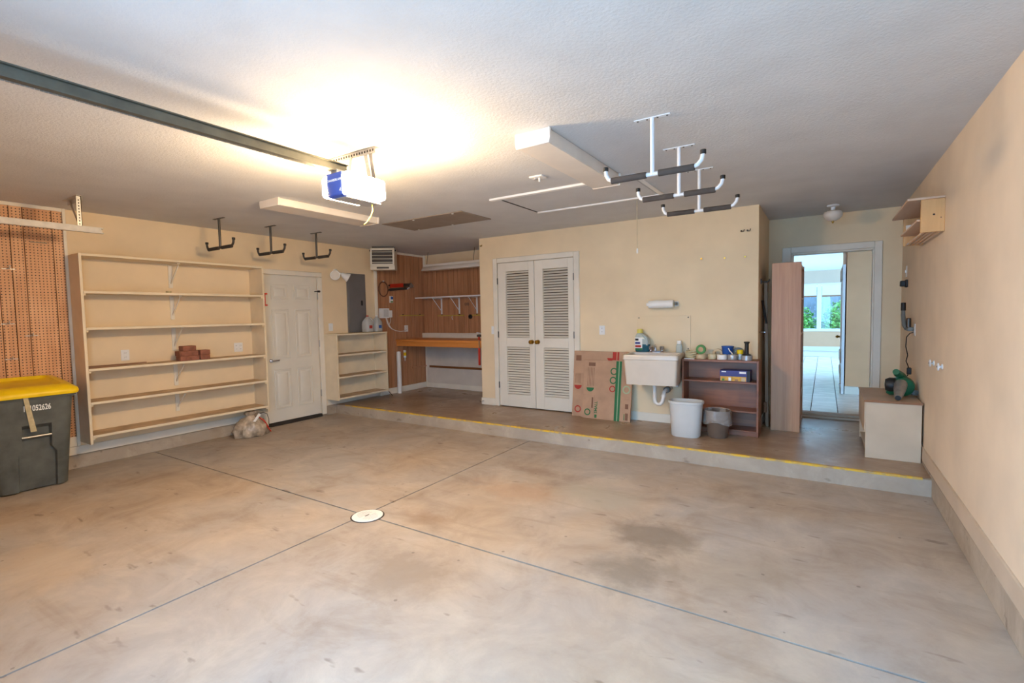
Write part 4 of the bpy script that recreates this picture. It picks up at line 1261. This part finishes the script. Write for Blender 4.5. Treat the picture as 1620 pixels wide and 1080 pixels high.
for k, (xx, zz, lb) in enumerate(((-4.262, 2.486, 'small brass hook at the top of the closet wall corner'), (-.775, 2.332, 'dark screw hook high on the closet wall, nearer the sink'), (-.715, 2.332, 'dark screw hook high at the closet wall corner by the doorway'), (-.94, 2.05, 'tiny brass nail in the closet wall below the dark hooks'), (-.735, 2.048, 'tiny brass nail in the closet wall beside its corner'), (-1.185, 2.06, 'tiny brass nail in the closet wall nearest the pull string'))):
    m = MB()
    if zz > 2.2:
        m.tube([(xx, YW + .004, zz), (xx, YW - .03, zz), (xx + .012, YW - .04, zz - .012), (xx + .026, YW - .036, zz - .012), (xx + .032, YW - .03, zz + .012)], .0045, 6)
        m.cyl((xx, YW - .004, zz), (xx, YW, zz), .010, n=10)
    else:
        m.cyl((xx, YW + .004, zz), (xx, YW - .02, zz + .003), .005, n=8)
        m.cyl((xx, YW - .02, zz + .003), (xx, YW - .024, zz + .003), .010, n=10)
    tag(m.build('wall_hook' if zz > 2.2 else 'wall_nail', 'brass' if k in (0, 3, 4, 5) else 'dark_steel'), lb, 'hook' if zz > 2.2 else 'nail')
tag(MB().cyl((-4.27, YW - .014, .20), (-4.275, YW - .07, .20), .009, n=10).cyl((-4.275, YW - .07, .20), (-4.276, YW - .085, .20), .014, n=10).build('door_stop', 'chrome'), 'small spring door stop on the baseboard at the closet corner', 'door stop')


def carton(name, label, x0, x1, z1, y_bot, y_top, flaps, prints):
    t = thing(name, label, 'cardboard box', ((x0 + x1) / 2, y_bot, ZS), 0, 'flattened cartons leaning by the sink')
    sx = x1 - x0

    def Y(z):
        return y_bot + (y_top - y_bot) * (z - ZS) / (z1 - ZS)

    def sheet(a, b, c, d, off, th):
        return MB().hexa([(a, Y(c) - off, c), (b, Y(c) - off, c), (b, Y(c) - off - th, c), (a, Y(c) - off - th, c), (a, Y(d) - off, d), (b, Y(d) - off, d), (b, Y(d) - off - th, d), (a, Y(d) - off - th, d)])
    sheet(x0, x1, ZS + .001, z1, 0, .012).build('sheet', 'cardboard', t, bevel=.001)
    for (a, b, c, d) in flaps:
        sheet(a, b, c, d, .012, .005).build('flap', 'cardboard', t, bevel=.001)
    for pr in prints:
        kind, mt = pr[0], pr[1]
        off = pr[-1]
        if kind == 'rect':
            sheet(pr[2], pr[3], pr[4], pr[5], off, .0012).build('print_block', mt, t)
        elif kind in ('half', 'ring', 'disc'):
            cx, cz, r_ = pr[2], pr[3], pr[4]
            if kind == 'half':
                pts = [(cx + r_ * math.cos(PI + PI * i / 12), cz + r_ * math.sin(PI + PI * i / 12)) for i in range(13)]
            else:
                pts = [(cx + r_ * math.cos(2 * PI * i / 20), cz + r_ * math.sin(2 * PI * i / 20)) for i in range(20)]
            n_ = len(pts)
            m = MB()
            if kind == 'ring':
                pin = [(cx + (p[0] - cx) * .68, cz + (p[1] - cz) * .68) for p in pts]
                m.add([(p[0], Y(p[1]) - off - .0012, p[1]) for p in pts] + [(p[0], Y(p[1]) - off - .0012, p[1]) for p in pin], [(i, (i + 1) % n_, n_ + (i + 1) % n_, n_ + i) for i in range(n_)])
            else:
                m.add([(p[0], Y(p[1]) - off - .0012, p[1]) for p in pts], [tuple(range(n_))])
            m.build('print_mark', mt, t)
        elif kind == 'text':
            zc = pr[4]
            lean = math.atan2(y_top - y_bot, z1 - ZS)
            ro = (Matrix.Rotation(PI / 2 - lean, 3, 'X') @ Matrix.Rotation(PI / 2, 3, 'Z')).to_euler()
            text('print_text', pr[2], pr[5], mt, t, (pr[3], Y(zc) - off - .0014, zc), ro, .0004, bold=.001)
    return t


tl = math.atan2(.06, .8)
carton('flat_carton', 'flattened brown carton with red printing, behind the green-striped one', -2.765, -2.02, .985, 5.755, 5.862, [(-2.765, -2.02, .70, .985)],
       [('half', 'print_red', -2.695, .545, .052, .0125), ('ring', 'print_red', -2.685, .24, .045, .0125), ('rect', 'print_red', -2.235, -2.185, .88, .98, .0175), ('rect', 'print_red', -2.175, -2.15, .88, .98, .0175), ('half', 'print_red', -2.265, .905, .04, .0175),
        ('rect', 'print_brown', -2.735, -2.66, .86, .93, .0175)] + [('rect', 'print_brown', -2.735 + i * .017, -2.731 + i * .017, .57, .69, .0125) for i in range(5)])
carton('flat_carton', 'flattened brown carton with green stripe and SMALL print leaning by the sink', -2.60, -1.965, .875, 5.70, 5.818, [(-2.60, -2.44, ZS + .002, .44), (-2.12, -1.965, ZS + .002, .42)],
       [('rect', 'print_green', -2.172, -2.138, ZS + .002, .872, .0178), ('rect', 'print_pale_green', -2.138, -2.128, ZS + .002, .872, .0178), ('rect', 'print_green', -2.128, -2.10, ZS + .002, .872, .0178),
        ('half', 'print_green', -2.505, .53, .05, .0125), ('ring', 'print_green', -2.525, .225, .042, .0178), ('ring', 'print_green', -2.20, .745, .045, .0125), ('ring', 'print_green', -2.205, .635, .045, .0125), ('ring', 'print_red', -2.21, .53, .04, .0125),
        ('ring', 'print_pale_green', -2.03, .53, .05, .0125), ('rect', 'print_brown', -2.035, -1.995, .30, .36, .0178), ('rect', 'print_brown', -2.03, -1.995, .165, .25, .0178), ('rect', 'print_green', -2.047, -2.038, .165, .24, .0178),
        ('rect', 'print_brown', -2.54, -2.45, .80, .845, .0125), ('rect', 'print_green', -2.43, -2.40, .16, .20, .0125), ('rect', 'print_brown', -2.475, -2.455, .28, .41, .0178),
        ('text', 'print_green', 'SMALL', -2.415, .29, .052, (R(90), R(-90), 0), .0125)] + [('rect', 'print_brown', -2.545 + i * .02, -2.541 + i * .02, .55, .78, .0125) for i in range(5)])

# sink
sk = thing('utility_sink', 'deep cream wall-mounted utility sink with chrome faucet', 'sink', (-1.615, 5.6, .66))
SINK = sk
sko = MB()
o_t, o_b = rrect(-1.915, -1.322, 5.345, YW - .002, .025, 1.0), rrect(-1.888, -1.345, 5.375, YW - .002, .025, .665)
i_t, i_b = rrect(-1.885, -1.352, 5.375, 5.735, .03, 1.0), rrect(-1.86, -1.375, 5.40, 5.71, .03, .69)
o_l = rrect(-1.918, -1.319, 5.340, YW - .001, .025, .985)
o_l2 = rrect(-1.910, -1.327, 5.350, YW - .002, .025, .945)
sko.loft([o_b, o_l2, rrect(-1.918, -1.319, 5.340, YW - .001, .025, .95), o_l, o_t, i_t, i_b], True, True)
sko.build('basin', 'sink_cream', sk, angle=30)
MB().box(-1.912, -1.325, 5.745, YW - .003, .975, .999).build('back_deck', 'sink_cream', sk, bevel=.005)
fa = MB()
for xx in (-1.695, -1.565):
    fa.lathe([(.024, 0), (.026, .012), (.016, .02), (.014, .032), (.026, .036), (.028, .068), (.020, .076)], (xx, 5.80, .997), 12)
fa.box(-1.70, -1.56, 5.785, 5.815, .998, 1.016)
fa.tube([(-1.64, 5.80, 1.01), (-1.64, 5.80, 1.065), (-1.638, 5.77, 1.085), (-1.63, 5.70, 1.08), (-1.628, 5.67, 1.055), (-1.628, 5.665, 1.03)], .011, 10)
fa.build('faucet', 'chrome', sk)
MB().lathe([(.04, .667), (.05, .655), (.026, .64)], (-1.61, 5.58, 0), 16).build('drain_flange', 'steel', sk)
MB().tube([(-1.61, 5.58, .655), (-1.61, 5.58, .48), (-1.603, 5.58, .445), (-1.58, 5.58, .425), (-1.55, 5.58, .425), (-1.528, 5.58, .445), (-1.52, 5.59, .48), (-1.515, 5.60, .53)], .021, 12).build('drain_trap', 'pvc_white', sk)
MB().tube([(-1.515, 5.60, .52), (-1.51, 5.62, .56), (-1.50, 5.66, .575), (-1.49, 5.74, .575), (-1.48, YW, .575)], .020, 12).build('drain_arm', 'pvc_white', sk)
MB().cyl((-1.497, 5.67, .575), (-1.490, 5.75, .575), .036, n=16).build('coupling', 'grey_plastic', sk, bevel=.004)
MB().cyl((-1.517, 5.60, .505), (-1.514, 5.604, .53), .028, n=14).build('slip_nut', 'pvc_white', sk)
for xx in (-1.83, -1.40):
    MB().box(xx - .015, xx + .015, 5.80, YW, .60, .69).build('wall_bracket', 'white_metal', sk, bevel=.002)
sk.location = (-1.634, 5.570, .66)
sk.rotation_euler = (0, 0, R(5.5))

db = thing('detergent_bottle', 'large detergent bottle with yellow cap and blue liquid on the sink', 'bottle', (-1.81, 5.80, 1.0))
rings = []
for (w, d, z, sh) in ((.078, .045, 0, 0), (.085, .05, .012, 0), (.086, .05, .09, 0)):
    rings.append([(p[0] - 1.81 + sh, p[1] + 5.80, z + 1.0005) for p in rrect(-w, w, -d, d, .03, 0)])
MB().loft(rings).build('liquid_body', 'teal_liquid', db, angle=50)
rings = []
for (w, d, z, sh) in ((.086, .05, .09, 0), (.082, .05, .15, -.004), (.066, .045, .19, -.014), (.04, .034, .215, -.03), (.028, .028, .225, -.035)):
    rings.append([(p[0] - 1.81 + sh, p[1] + 5.80, z + 1.0005) for p in rrect(-w, w, -d, d, min(.03, w * .8), 0)])
MB().loft(rings).build('upper_body', 'bottle_clear', db, angle=50)
MB().lathe([(.034, .222), (.034, .262), (.028, .270)], (-1.845, 5.80, 1.0005), 16).build('cap', 'pale_yellow', db)
MB().tube([(-1.79, 5.745, 1.205), (-1.755, 5.743, 1.18), (-1.738, 5.745, 1.13), (-1.745, 5.748, 1.08)], .011, 8).build('handle', 'bottle_clear', db)
MB().box(-1.89, -1.80, 5.7475, 5.7495, 1.02, 1.17).build('sticker', 'paper_white', db)
for (z, mt, w) in ((1.145, 'black_plastic', .04), (1.105, 'box_blue', .06), (1.065, 'print_red', .07), (1.03, 'print_green', .085)):
    MB().box(-1.885, -1.885 + w, 5.746, 5.7476, z - .012, z + .014).build('print_block', mt, db)
so = thing('soap_bottle', 'small clear soap bottle with white cap at the sink corner', 'bottle', (-1.385, 5.80, 1.0005))
MB().loft([[(p[0] - 1.385, p[1] + 5.80, z + 1.0005) for p in rrect(-w, w, -w * .7, w * .7, w * .5, 0)] for (w, z) in ((.034, 0), (.036, .01), (.034, .07), (.028, .095), (.02, .10))]).build('body', 'bottle_clear', so, angle=50)
MB().loft([[(p[0] - 1.385, p[1] + 5.80, z + 1.0005) for p in rrect(-w, w, -w * .7, w * .7, w * .4, 0)] for (w, z) in ((.024, .10), (.024, .135), (.02, .138))]).build('cap', 'white_plastic', so, angle=50)

db.location = (-1.838, 5.79, 1.002)
so.location = (-1.41, 5.79, 1.001)

# low brown shelf with tapes
ls2 = thing('low_bookcase', 'low reddish-brown wooden bookcase beside the sink', 'bookcase', (-.97, 5.74, ZS))
for (a, b) in ((-1.340, -1.320), (-.587, -.567)):
    MB().box(a, b, 5.615, YW - .016, ZS, .945).build('side_panel', 'shelf_brown', ls2, bevel=.002)
MB().box(-1.320, -.587, 5.615, YW - .016, .922, .945).build('top', 'shelf_brown', ls2, bevel=.002)
for z in (.718, .412, .205):
    MB().box(-1.320, -.587, 5.618, YW - .024, z - .018, z).build('shelf', 'shelf_brown', ls2, bevel=.002)
MB().box(-1.320, -.587, 5.628, 5.642, ZS, .187).build('kick_board', 'shelf_brown', ls2, bevel=.002)
MB().box(-1.320, -.587, YW - .024, YW - .016, ZS, .922).build('back_board', 'shelf_brown', ls2)


def roll(name, label, c, r, h, mt, axis='z', core=.6, cat='tape'):
    t = thing(name, label, cat, c, 0, 'rolls and tins on the low bookcase')
    MB().lathe([(r * core, 0), (r * .97, 0), (r, .002), (r, h - .002), (r * .97, h), (r * core, h)], c, 26, axis, cap=False).build('tape_winding', mt, t)
    ring = MB()
    n_ = 26
    vs_ = []
    for (rr_, zz) in ((r * core, 0), (r * core, h), (r * core * .9, h), (r * core * .9, 0)):
        for i in range(n_):
            a, b = rr_ * math.cos(2 * PI * i / n_), rr_ * math.sin(2 * PI * i / n_)
            p = (a, b, zz) if axis == 'z' else ((a, zz, b) if axis == 'y' else (zz, a, b))
            vs_.append((c[0] + p[0], c[1] + p[1], c[2] + p[2]))
    ring.add(vs_, [(j_ * n_ + i, j_ * n_ + (i + 1) % n_, ((j_ + 1) % 4) * n_ + (i + 1) % n_, ((j_ + 1) % 4) * n_ + i) for j_ in range(4) for i in range(n_)])
    ring.build('core', 'tape_tan', t)
    return t


ZT = .9455
cs = thing('twine_bundle', 'tan coiled twine bundle on the low bookcase next to the sink', 'twine', (-1.30, 5.70, ZT))
for i in range(4):
    rr_ = .062 - .004 * (i % 2)
    MB().tube([(-1.268 + .92 * rr_ * math.cos(2 * PI * k / 20) + .004 * i, 5.715 + .8 * rr_ * math.sin(2 * PI * k / 20), ZT + .016 + i * .020 + .006 * math.sin(4 * PI * k / 20 + i)) for k in range(20)], .011, 6, True).build('coil', 'tape_tan', cs)
tag(MB().box(-1.318, -1.21, 5.618, 5.645, ZT, ZT + .006).build('paper_card', 'paper_white'), 'small white card at the bookcase edge under the twine', 'card')
roll('tape_roll', 'low tan masking tape roll under the green tape roll', (-1.155, 5.70, ZT), .052, .05, 'tape_masking')
roll('tape_roll', 'green tape roll standing upright on the tan masking tape', (-1.155, 5.69, ZT + .104), .052, .03, 'tape_green', 'y', .55)
roll('tape_roll', 'cream tape roll standing between green and blue tapes', (-1.035, 5.70, ZT), .044, .055, 'tape_clear')
roll('tape_roll', 'tan packing tape roll behind the cream tape roll', (-1.0, 5.80, ZT + .0535), .053, .03, 'tape_masking', 'y', .6)
roll('tape_roll', 'white masking tape roll under the blue tub', (-.935, 5.69, ZT), .050, .052, 'paper_white')
roll('tape_roll', 'silver duct tape roll with white string on top', (-.828, 5.68, ZT), .050, .055, 'tape_duct')
roll('tape_roll', 'wide silver duct tape roll holding the black stamper', (-.690, 5.68, ZT), .056, .052, 'tape_duct')
bt = thing('blue_tub', 'blue plastic tub standing among the tape rolls', 'tub', (-.90, 5.79, ZT))
MB().lathe([(.045, 0), (.05, .004), (.06, .125), (.064, .13), (.064, .14), (.056, .14), (.05, .02)], (-.895, 5.80, ZT), 24).build('tub_body', 'blue_plastic', bt)
MB().tube([(-.878, 5.735, ZT + .12), (-.862, 5.728, ZT + .09), (-.842, 5.71, ZT + .075), (-.832, 5.70, ZT + .058)], .006, 6).build('string', 'white_plastic', bt)
gt = roll('tape_roll', 'grey-green tape roll leaning beside the blue tub', (-.79, 5.815, ZT + .062), .062, .025, 'grey_plastic', 'y', .55)
yc = thing('yellow_cap', 'yellow capped white spool beside the black stamper', 'spool', (-.762, 5.74, ZT))
MB().cyl((-.762, 5.745, ZT), (-.762, 5.745, ZT + .06), .020, n=14).build('spool_body', 'white_plastic', yc)
MB().cyl((-.762, 5.745, ZT + .06), (-.762, 5.745, ZT + .105), .032, n=16).build('cap', 'yellow_plastic', yc, bevel=.004)
bs_ = thing('hand_stamper', 'black pedestal-handled stamper on the duct tape', 'stamper', (-.690, 5.68, ZT + .052))
MB().lathe([(.044, 0), (.044, .008), (.022, .014), (.020, .022), (.020, .125), (.028, .13), (.030, .142), (.022, .145)], (-.690, 5.68, ZT + .0525), 18).build('stamper_body', 'black_plastic', bs_)

bb = thing('blue_box', 'blue printed carton with orange pictures on the bookcase shelf', 'box', (-.80, 5.72, .718))
MB().box(-.948, -.652, 5.64, 5.80, .7185, .834).build('carton', 'box_blue', bb, bevel=.002)
MB().box(-.942, -.688, 5.6388, 5.64, .722, .770).build('picture_band', 'print_orange', bb)
for (a, b, c, d, mt) in ((-.93, -.885, .815, .826, 'print_white'), (-.755, -.69, .805, .826, 'print_white'), (-.86, -.835, .724, .76, 'print_white'), (-.735, -.695, .724, .762, 'tape_masking'), (-.925, -.90, .724, .745, 'tape_green'), (-.80, -.765, .725, .742, 'cardboard_dark')):
    MB().box(a, b, 5.6376, 5.6389, c, d).build('print_block', mt, bb)
MB().box(-.683, -.652, 5.6385, 5.64, .72, .833).build('side_print', 'black_plastic', bb)

# waste bins
wbk = thing('waste_basket', 'white oval plastic waste basket in front of the low bookcase', 'waste basket', (-1.236, 5.365, ZS), R(4))


def oval(w, d, z, n_=32, p=2.8):
    return [((abs(math.cos(t)) ** (2 / p)) * (1 if math.cos(t) > 0 else -1) * w, (abs(math.sin(t)) ** (2 / p)) * (1 if math.sin(t) > 0 else -1) * d, z) for t in [2 * PI * i / n_ for i in range(n_)]]


MB().loft([oval(.14, .095, 0), oval(.147, .10, .008), oval(.168, .118, .365), oval(.164, .114, .365), oval(.144, .097, .02)], True, True).build('bin_body', 'bin_white', wbk, world=False, angle=50)
MB().loft([oval(.168, .118, .352), oval(.180, .128, .356), oval(.180, .128, .378), oval(.164, .115, .38), oval(.163, .114, .36)], False, False).build('rim', 'bin_white', wbk, world=False, angle=50)
po = thing('waste_pot', 'small brown round bin with clear liner beside the white basket', 'waste bin', (-.937, 5.468, ZS))
MB().lathe([(.092, 0), (.097, .006), (.125, .285), (.119, .285), (.092, .012)], (-.937, 5.468, ZS), 30).build('pot_body', 'pot_brown', po)
rgs = []
rr = random.Random(5)
for (r_, z) in ((.112, .22), (.120, .288), (.130, .292), (.134, .25), (.140, .20), (.143, .165), (.132, .155), (.120, .165)):
    rgs.append([(-.937 + (r_ * (1 + (.07 * math.sin(5 * a + z * 20) + rr.uniform(-.04, .04)) * (1 if z < .27 else .1))) * math.cos(a)  , 5.468 + (r_ * (1 + (.07 * math.sin(5 * a + z * 20)) * (1 if z < .27 else .1))) * math.sin(a), ZS + z + (.02 * math.sin(3 * a) if z < .27 else 0)) for a in [2 * PI * i / 36 for i in range(36)]])
MB().loft(rgs, False, False).build('liner', 'clear_film', po, angle=70)

# ------------------------------------------------------------------ recess: tall bookcase, pole
tb = thing('tall_bookcase', 'tall oak bookcase standing side-on by the house doorway', 'bookcase', (-.35, 6.44, ZS))
MB().box(-.492, -.212, 6.06, 6.08, ZS, 1.978).build('side_panel', 'bookcase_oak', tb, bevel=.002)
MB().box(-.492, -.212, 6.80, 6.82, ZS, 1.978).build('side_panel', 'bookcase_oak', tb, bevel=.002)
MB().box(-.492, -.484, 6.08, 6.80, ZS + .03, 1.97).build('back_board', 'bookcase_oak', tb)
for z in (1.955, 1.602, 1.212, .850, .535, .205):
    MB().box(-.484, -.214, 6.08, 6.80, z - .02, z).build('shelf', 'bookcase_oak', tb, bevel=.002)
MB().box(-.250, -.235, 6.08, 6.80, ZS, .185).build('kick_board', 'bookcase_oak', tb)
bp = thing('wooden_pole', 'wooden board leaning in the gap behind the tall bookcase', 'pole', (-.548, 6.32, ZS))
MB().hexa([(-.560, 6.25, ZS), (-.525, 6.25, ZS), (-.525, 6.275, ZS), (-.560, 6.275, ZS), (-.588, 6.27, 1.80), (-.553, 6.27, 1.80), (-.553, 6.295, 1.80), (-.588, 6.295, 1.80)]).build('board', 'handle_wood', bp, bevel=.003)
MB().box(-.575, -.545, 6.235, 6.255, .30, .42).build('foot_clip', 'cabinet_edge', bp, bevel=.003)
hk2 = thing('broom_hook', 'dark metal broom hook on the closet side wall', 'hook', (-.605, 6.1, 1.78))
MB().box(-.605, -.595, 6.08, 6.12, 1.76, 1.82).build('plate', 'dark_steel', hk2, bevel=.002)
MB().tube([(-.60, 6.10, 1.79), (-.56, 6.10, 1.78), (-.53, 6.10, 1.785), (-.515, 6.10, 1.81)], .009, 8).build('prong', 'dark_steel', hk2)
tag(MB().tube([(-.592, 6.15, 1.58), (-.57, 6.14, 1.45), (-.545, 6.13, 1.32)], [.010, .013, .010], 8).build('black_strap', 'black_plastic'), 'short black strap hanging behind the tall bookcase', 'strap')
sb_ = thing('steel_bolt', 'small chrome bolt on the closet side wall behind the bookcase', 'bolt', (-.605, 6.0, 1.23))
MB().cyl((-.605, 6.0, 1.23), (-.55, 6.0, 1.23), .008, n=8).cyl((-.555, 6.0, 1.23), (-.545, 6.0, 1.23), .014, n=10).build('bolt_shaft', 'chrome', sb_)

# ------------------------------------------------------------------ bench cabinet by the side wall
bc = thing('low_cabinet', 'low cream box cabinet against the bare side wall', 'cabinet', (.515, 5.74, ZS))
MB().box(.318, .706, 5.315, 5.333, ZS, .645).build('end_panel', 'cabinet_tan', bc, bevel=.002)
MB().box(.318, .706, 6.15, 6.168, ZS, .645).build('end_panel', 'cabinet_tan', bc, bevel=.002)
MB().box(.305, .7095, 5.305, 6.178, .645, .660).build('top', 'cabinet_top', bc, bevel=.002)
MB().box(.304, .7097, 5.303, 5.307, .643, .662).build('edge_band', 'cabinet_edge', bc)
MB().box(.698, .706, 5.333, 6.15, ZS, .645).build('back_board', 'cabinet_tan', bc)
MB().box(.310, .326, 5.335, 6.148, .37, .643).build('drawer_front', 'cabinet_tan', bc, bevel=.002)
MB().box(.326, .698, 5.333, 6.15, .185, .20).build('bottom_shelf', 'cabinet_tan', bc)

bl = thing('leaf_blower', 'green hand-held electric blower with silver nozzle on the low cabinet', 'leaf blower', (.60, 5.62, .661))
zb = .661
rings = []
c0 = Vector((.60, 5.66, zb + .095))
MB().lathe([(.01, -.085), (.055, -.08), (.082, -.06), (.092, -.02), (.092, .02), (.078, .05), (.03, .062)], (.605, 5.66, zb + .095), 22, 'y').build('fan_housing', 'tool_green', bl)
MB().lathe([(.012, .055), (.05, .05), (.066, .02), (.066, -.02), (.05, -.05), (.012, -.055)], (.530, 5.64, zb + .105), 20, 'x').build('motor_cover', 'black_plastic', bl)
MB().lathe([(.012, .05), (.058, .045), (.074, .02), (.074, -.02), (.058, -.045)], (.535, 5.68, zb + .078), 20, 'x').build('motor_base', 'tool_green', bl)
MB().tube([(.63, 5.70, zb + .15), (.60, 5.66, zb + .19), (.565, 5.60, zb + .215), (.548, 5.55, zb + .235)], [.026, .030, .032, .026], 14).build('handle', 'tool_green', bl)
MB().tube([(.59, 5.60, zb + .12), (.575, 5.52, zb + .085), (.56, 5.44, zb + .045), (.548, 5.37, zb + .026)], [.050, .046, .034, .024], 16).build('nozzle', 'galvanised', bl)
MB().cyl((.548, 5.372, zb + .026), (.547, 5.362, zb + .025), .022, n=14).build('nozzle_mouth', 'black_plastic', bl)
MB().cyl((.66, 5.66, zb + .05), (.704, 5.62, zb + .042), .034, .024, 14).build('outlet_fitting', 'grey_plastic', bl)

cd = thing('appliance_lead', 'thin black cord hanging from the side wall outlet to the blower', 'cord', (.69, 5.9, .9))
MB().tube([(.71, 5.955, 1.235), (.685, 5.96, 1.225), (.66, 5.955, 1.19), (.655, 5.94, 1.10), (.668, 5.92, 1.02), (.655, 5.90, .965), (.665, 5.87, .93), (.672, 5.85, .90), (.672, 5.84, .86), (.655, 5.80, .835), (.64, 5.765, .835), (.632, 5.735, .84)], .005, 6).build('cable', 'cable_black', cd)
MB().box(.655, .690, 5.830, 5.852, .845, .91).build('plug', 'black_plastic', cd, bevel=.006)
ch_ = thing('charger', 'grey-blue flashlight charger plugged in above the cord', 'charger', (.70, 5.97, 1.27))
MB().box(.665, .7125, 5.955, 6.0, 1.245, 1.285).build('adapter', 'grey_plastic', ch_, bevel=.005)
MB().cyl((.676, 5.985, 1.28), (.676, 5.985, 1.37), .020, n=14).build('torch_body', 'dark_steel', ch_, bevel=.004)
MB().tube([(.665, 6.03, 1.265), (.655, 6.10, 1.30), (.650, 6.14, 1.40), (.652, 6.15, 1.45)], [.016, .018, .018, .016], 10).build('cradle', 'grey_plastic', ch_)
MB().cyl((.652, 6.15, 1.44), (.652, 6.15, 1.52), .020, n=12).build('torch_head', 'black_plastic', ch_, bevel=.004)
MB().box(.66, .722, 5.99, 6.05, 1.25, 1.28).build('mount', 'grey_plastic', ch_, bevel=.003)
tag(MB().box(.66, .722, 6.50, 6.56, 1.69, 1.75).box(.70, .722, 6.49, 6.57, 1.68, 1.76).build('key_safe', 'black_plastic', bevel=.006), 'small black box on the side wall below the switch plate', 'wall box')

for (yy, zz, lb) in ((4.955, 1.036, 'round white wall hook nearer the low cabinet'), (4.63, 1.04, 'round white wall hook farther from the low cabinet')):
    t = thing('wall_hook', lb, 'hook', (XR, yy, zz), 0, 'white hooks on the bare side wall')
    MB().lathe([(.020, 0), (.020, -.006), (.008, -.010), (.008, -.018), (.028, -.022), (.028, -.028), (.014, -.032)], (XR, yy, zz), 16, 'x').build('hook_body', 'white_metal', t)
    MB().lathe([(.009, -.0318), (.007, -.0335)], (XR, yy, zz), 10, 'x').build('screw', 'dark_steel', t)
tag(MB().cyl((.60, 1.98, .0), (.66, 2.03, .05), .006, n=6).build('loose_wire', 'cable_black'), 'bit of black wire on the floor along the curb', 'wire')

# pine rack
rk = thing('wall_rack', 'pine wall rack high on the bare side wall', 'rack', (.65, 5.17, 2.02))
MB().box(.585, XR, 4.70, 4.72, 2.02, 2.258).build('end_panel', 'pine', rk, bevel=.002)
MB().box(.585, XR, 5.63, 5.65, 2.02, 2.258).build('end_panel', 'pine', rk, bevel=.002)
MB().box(.505, XR, 4.69, 5.66, 2.258, 2.274).build('top_board', 'pine_pale', rk, bevel=.002)
MB().box(.565, XR, 4.72, 5.63, 2.105, 2.120).build('shelf', 'pine_pale', rk, bevel=.002)
MB().box(.700, XR, 4.72, 5.63, 2.19, 2.235).build('back_slat', 'pine_pale', rk, bevel=.002)
for i in range(4):
    MB().box(.60 + i * .03, .615 + i * .03, 4.72, 5.63, 2.022, 2.034).build('slat', 'pine_pale', rk, bevel=.002)
for (yd, zd, s_) in ((.66, 2.145, .012), (.70, 2.12, .006)):
    MB().cyl((yd, 4.701, zd), (yd, 4.6992, zd), s_ * .6, n=8).build('knot', 'slot_dark', rk)
cu2 = thing('white_cup', 'small white cup inside the pine wall rack', 'cup', (.62, 5.56, 2.1205))
MB().lathe([(.025, 0), (.03, .004), (.034, .07), (.030, .07), (.026, .01)], (.625, 5.56, 2.1205), 18).build('cup_body', 'white_plastic', cu2)
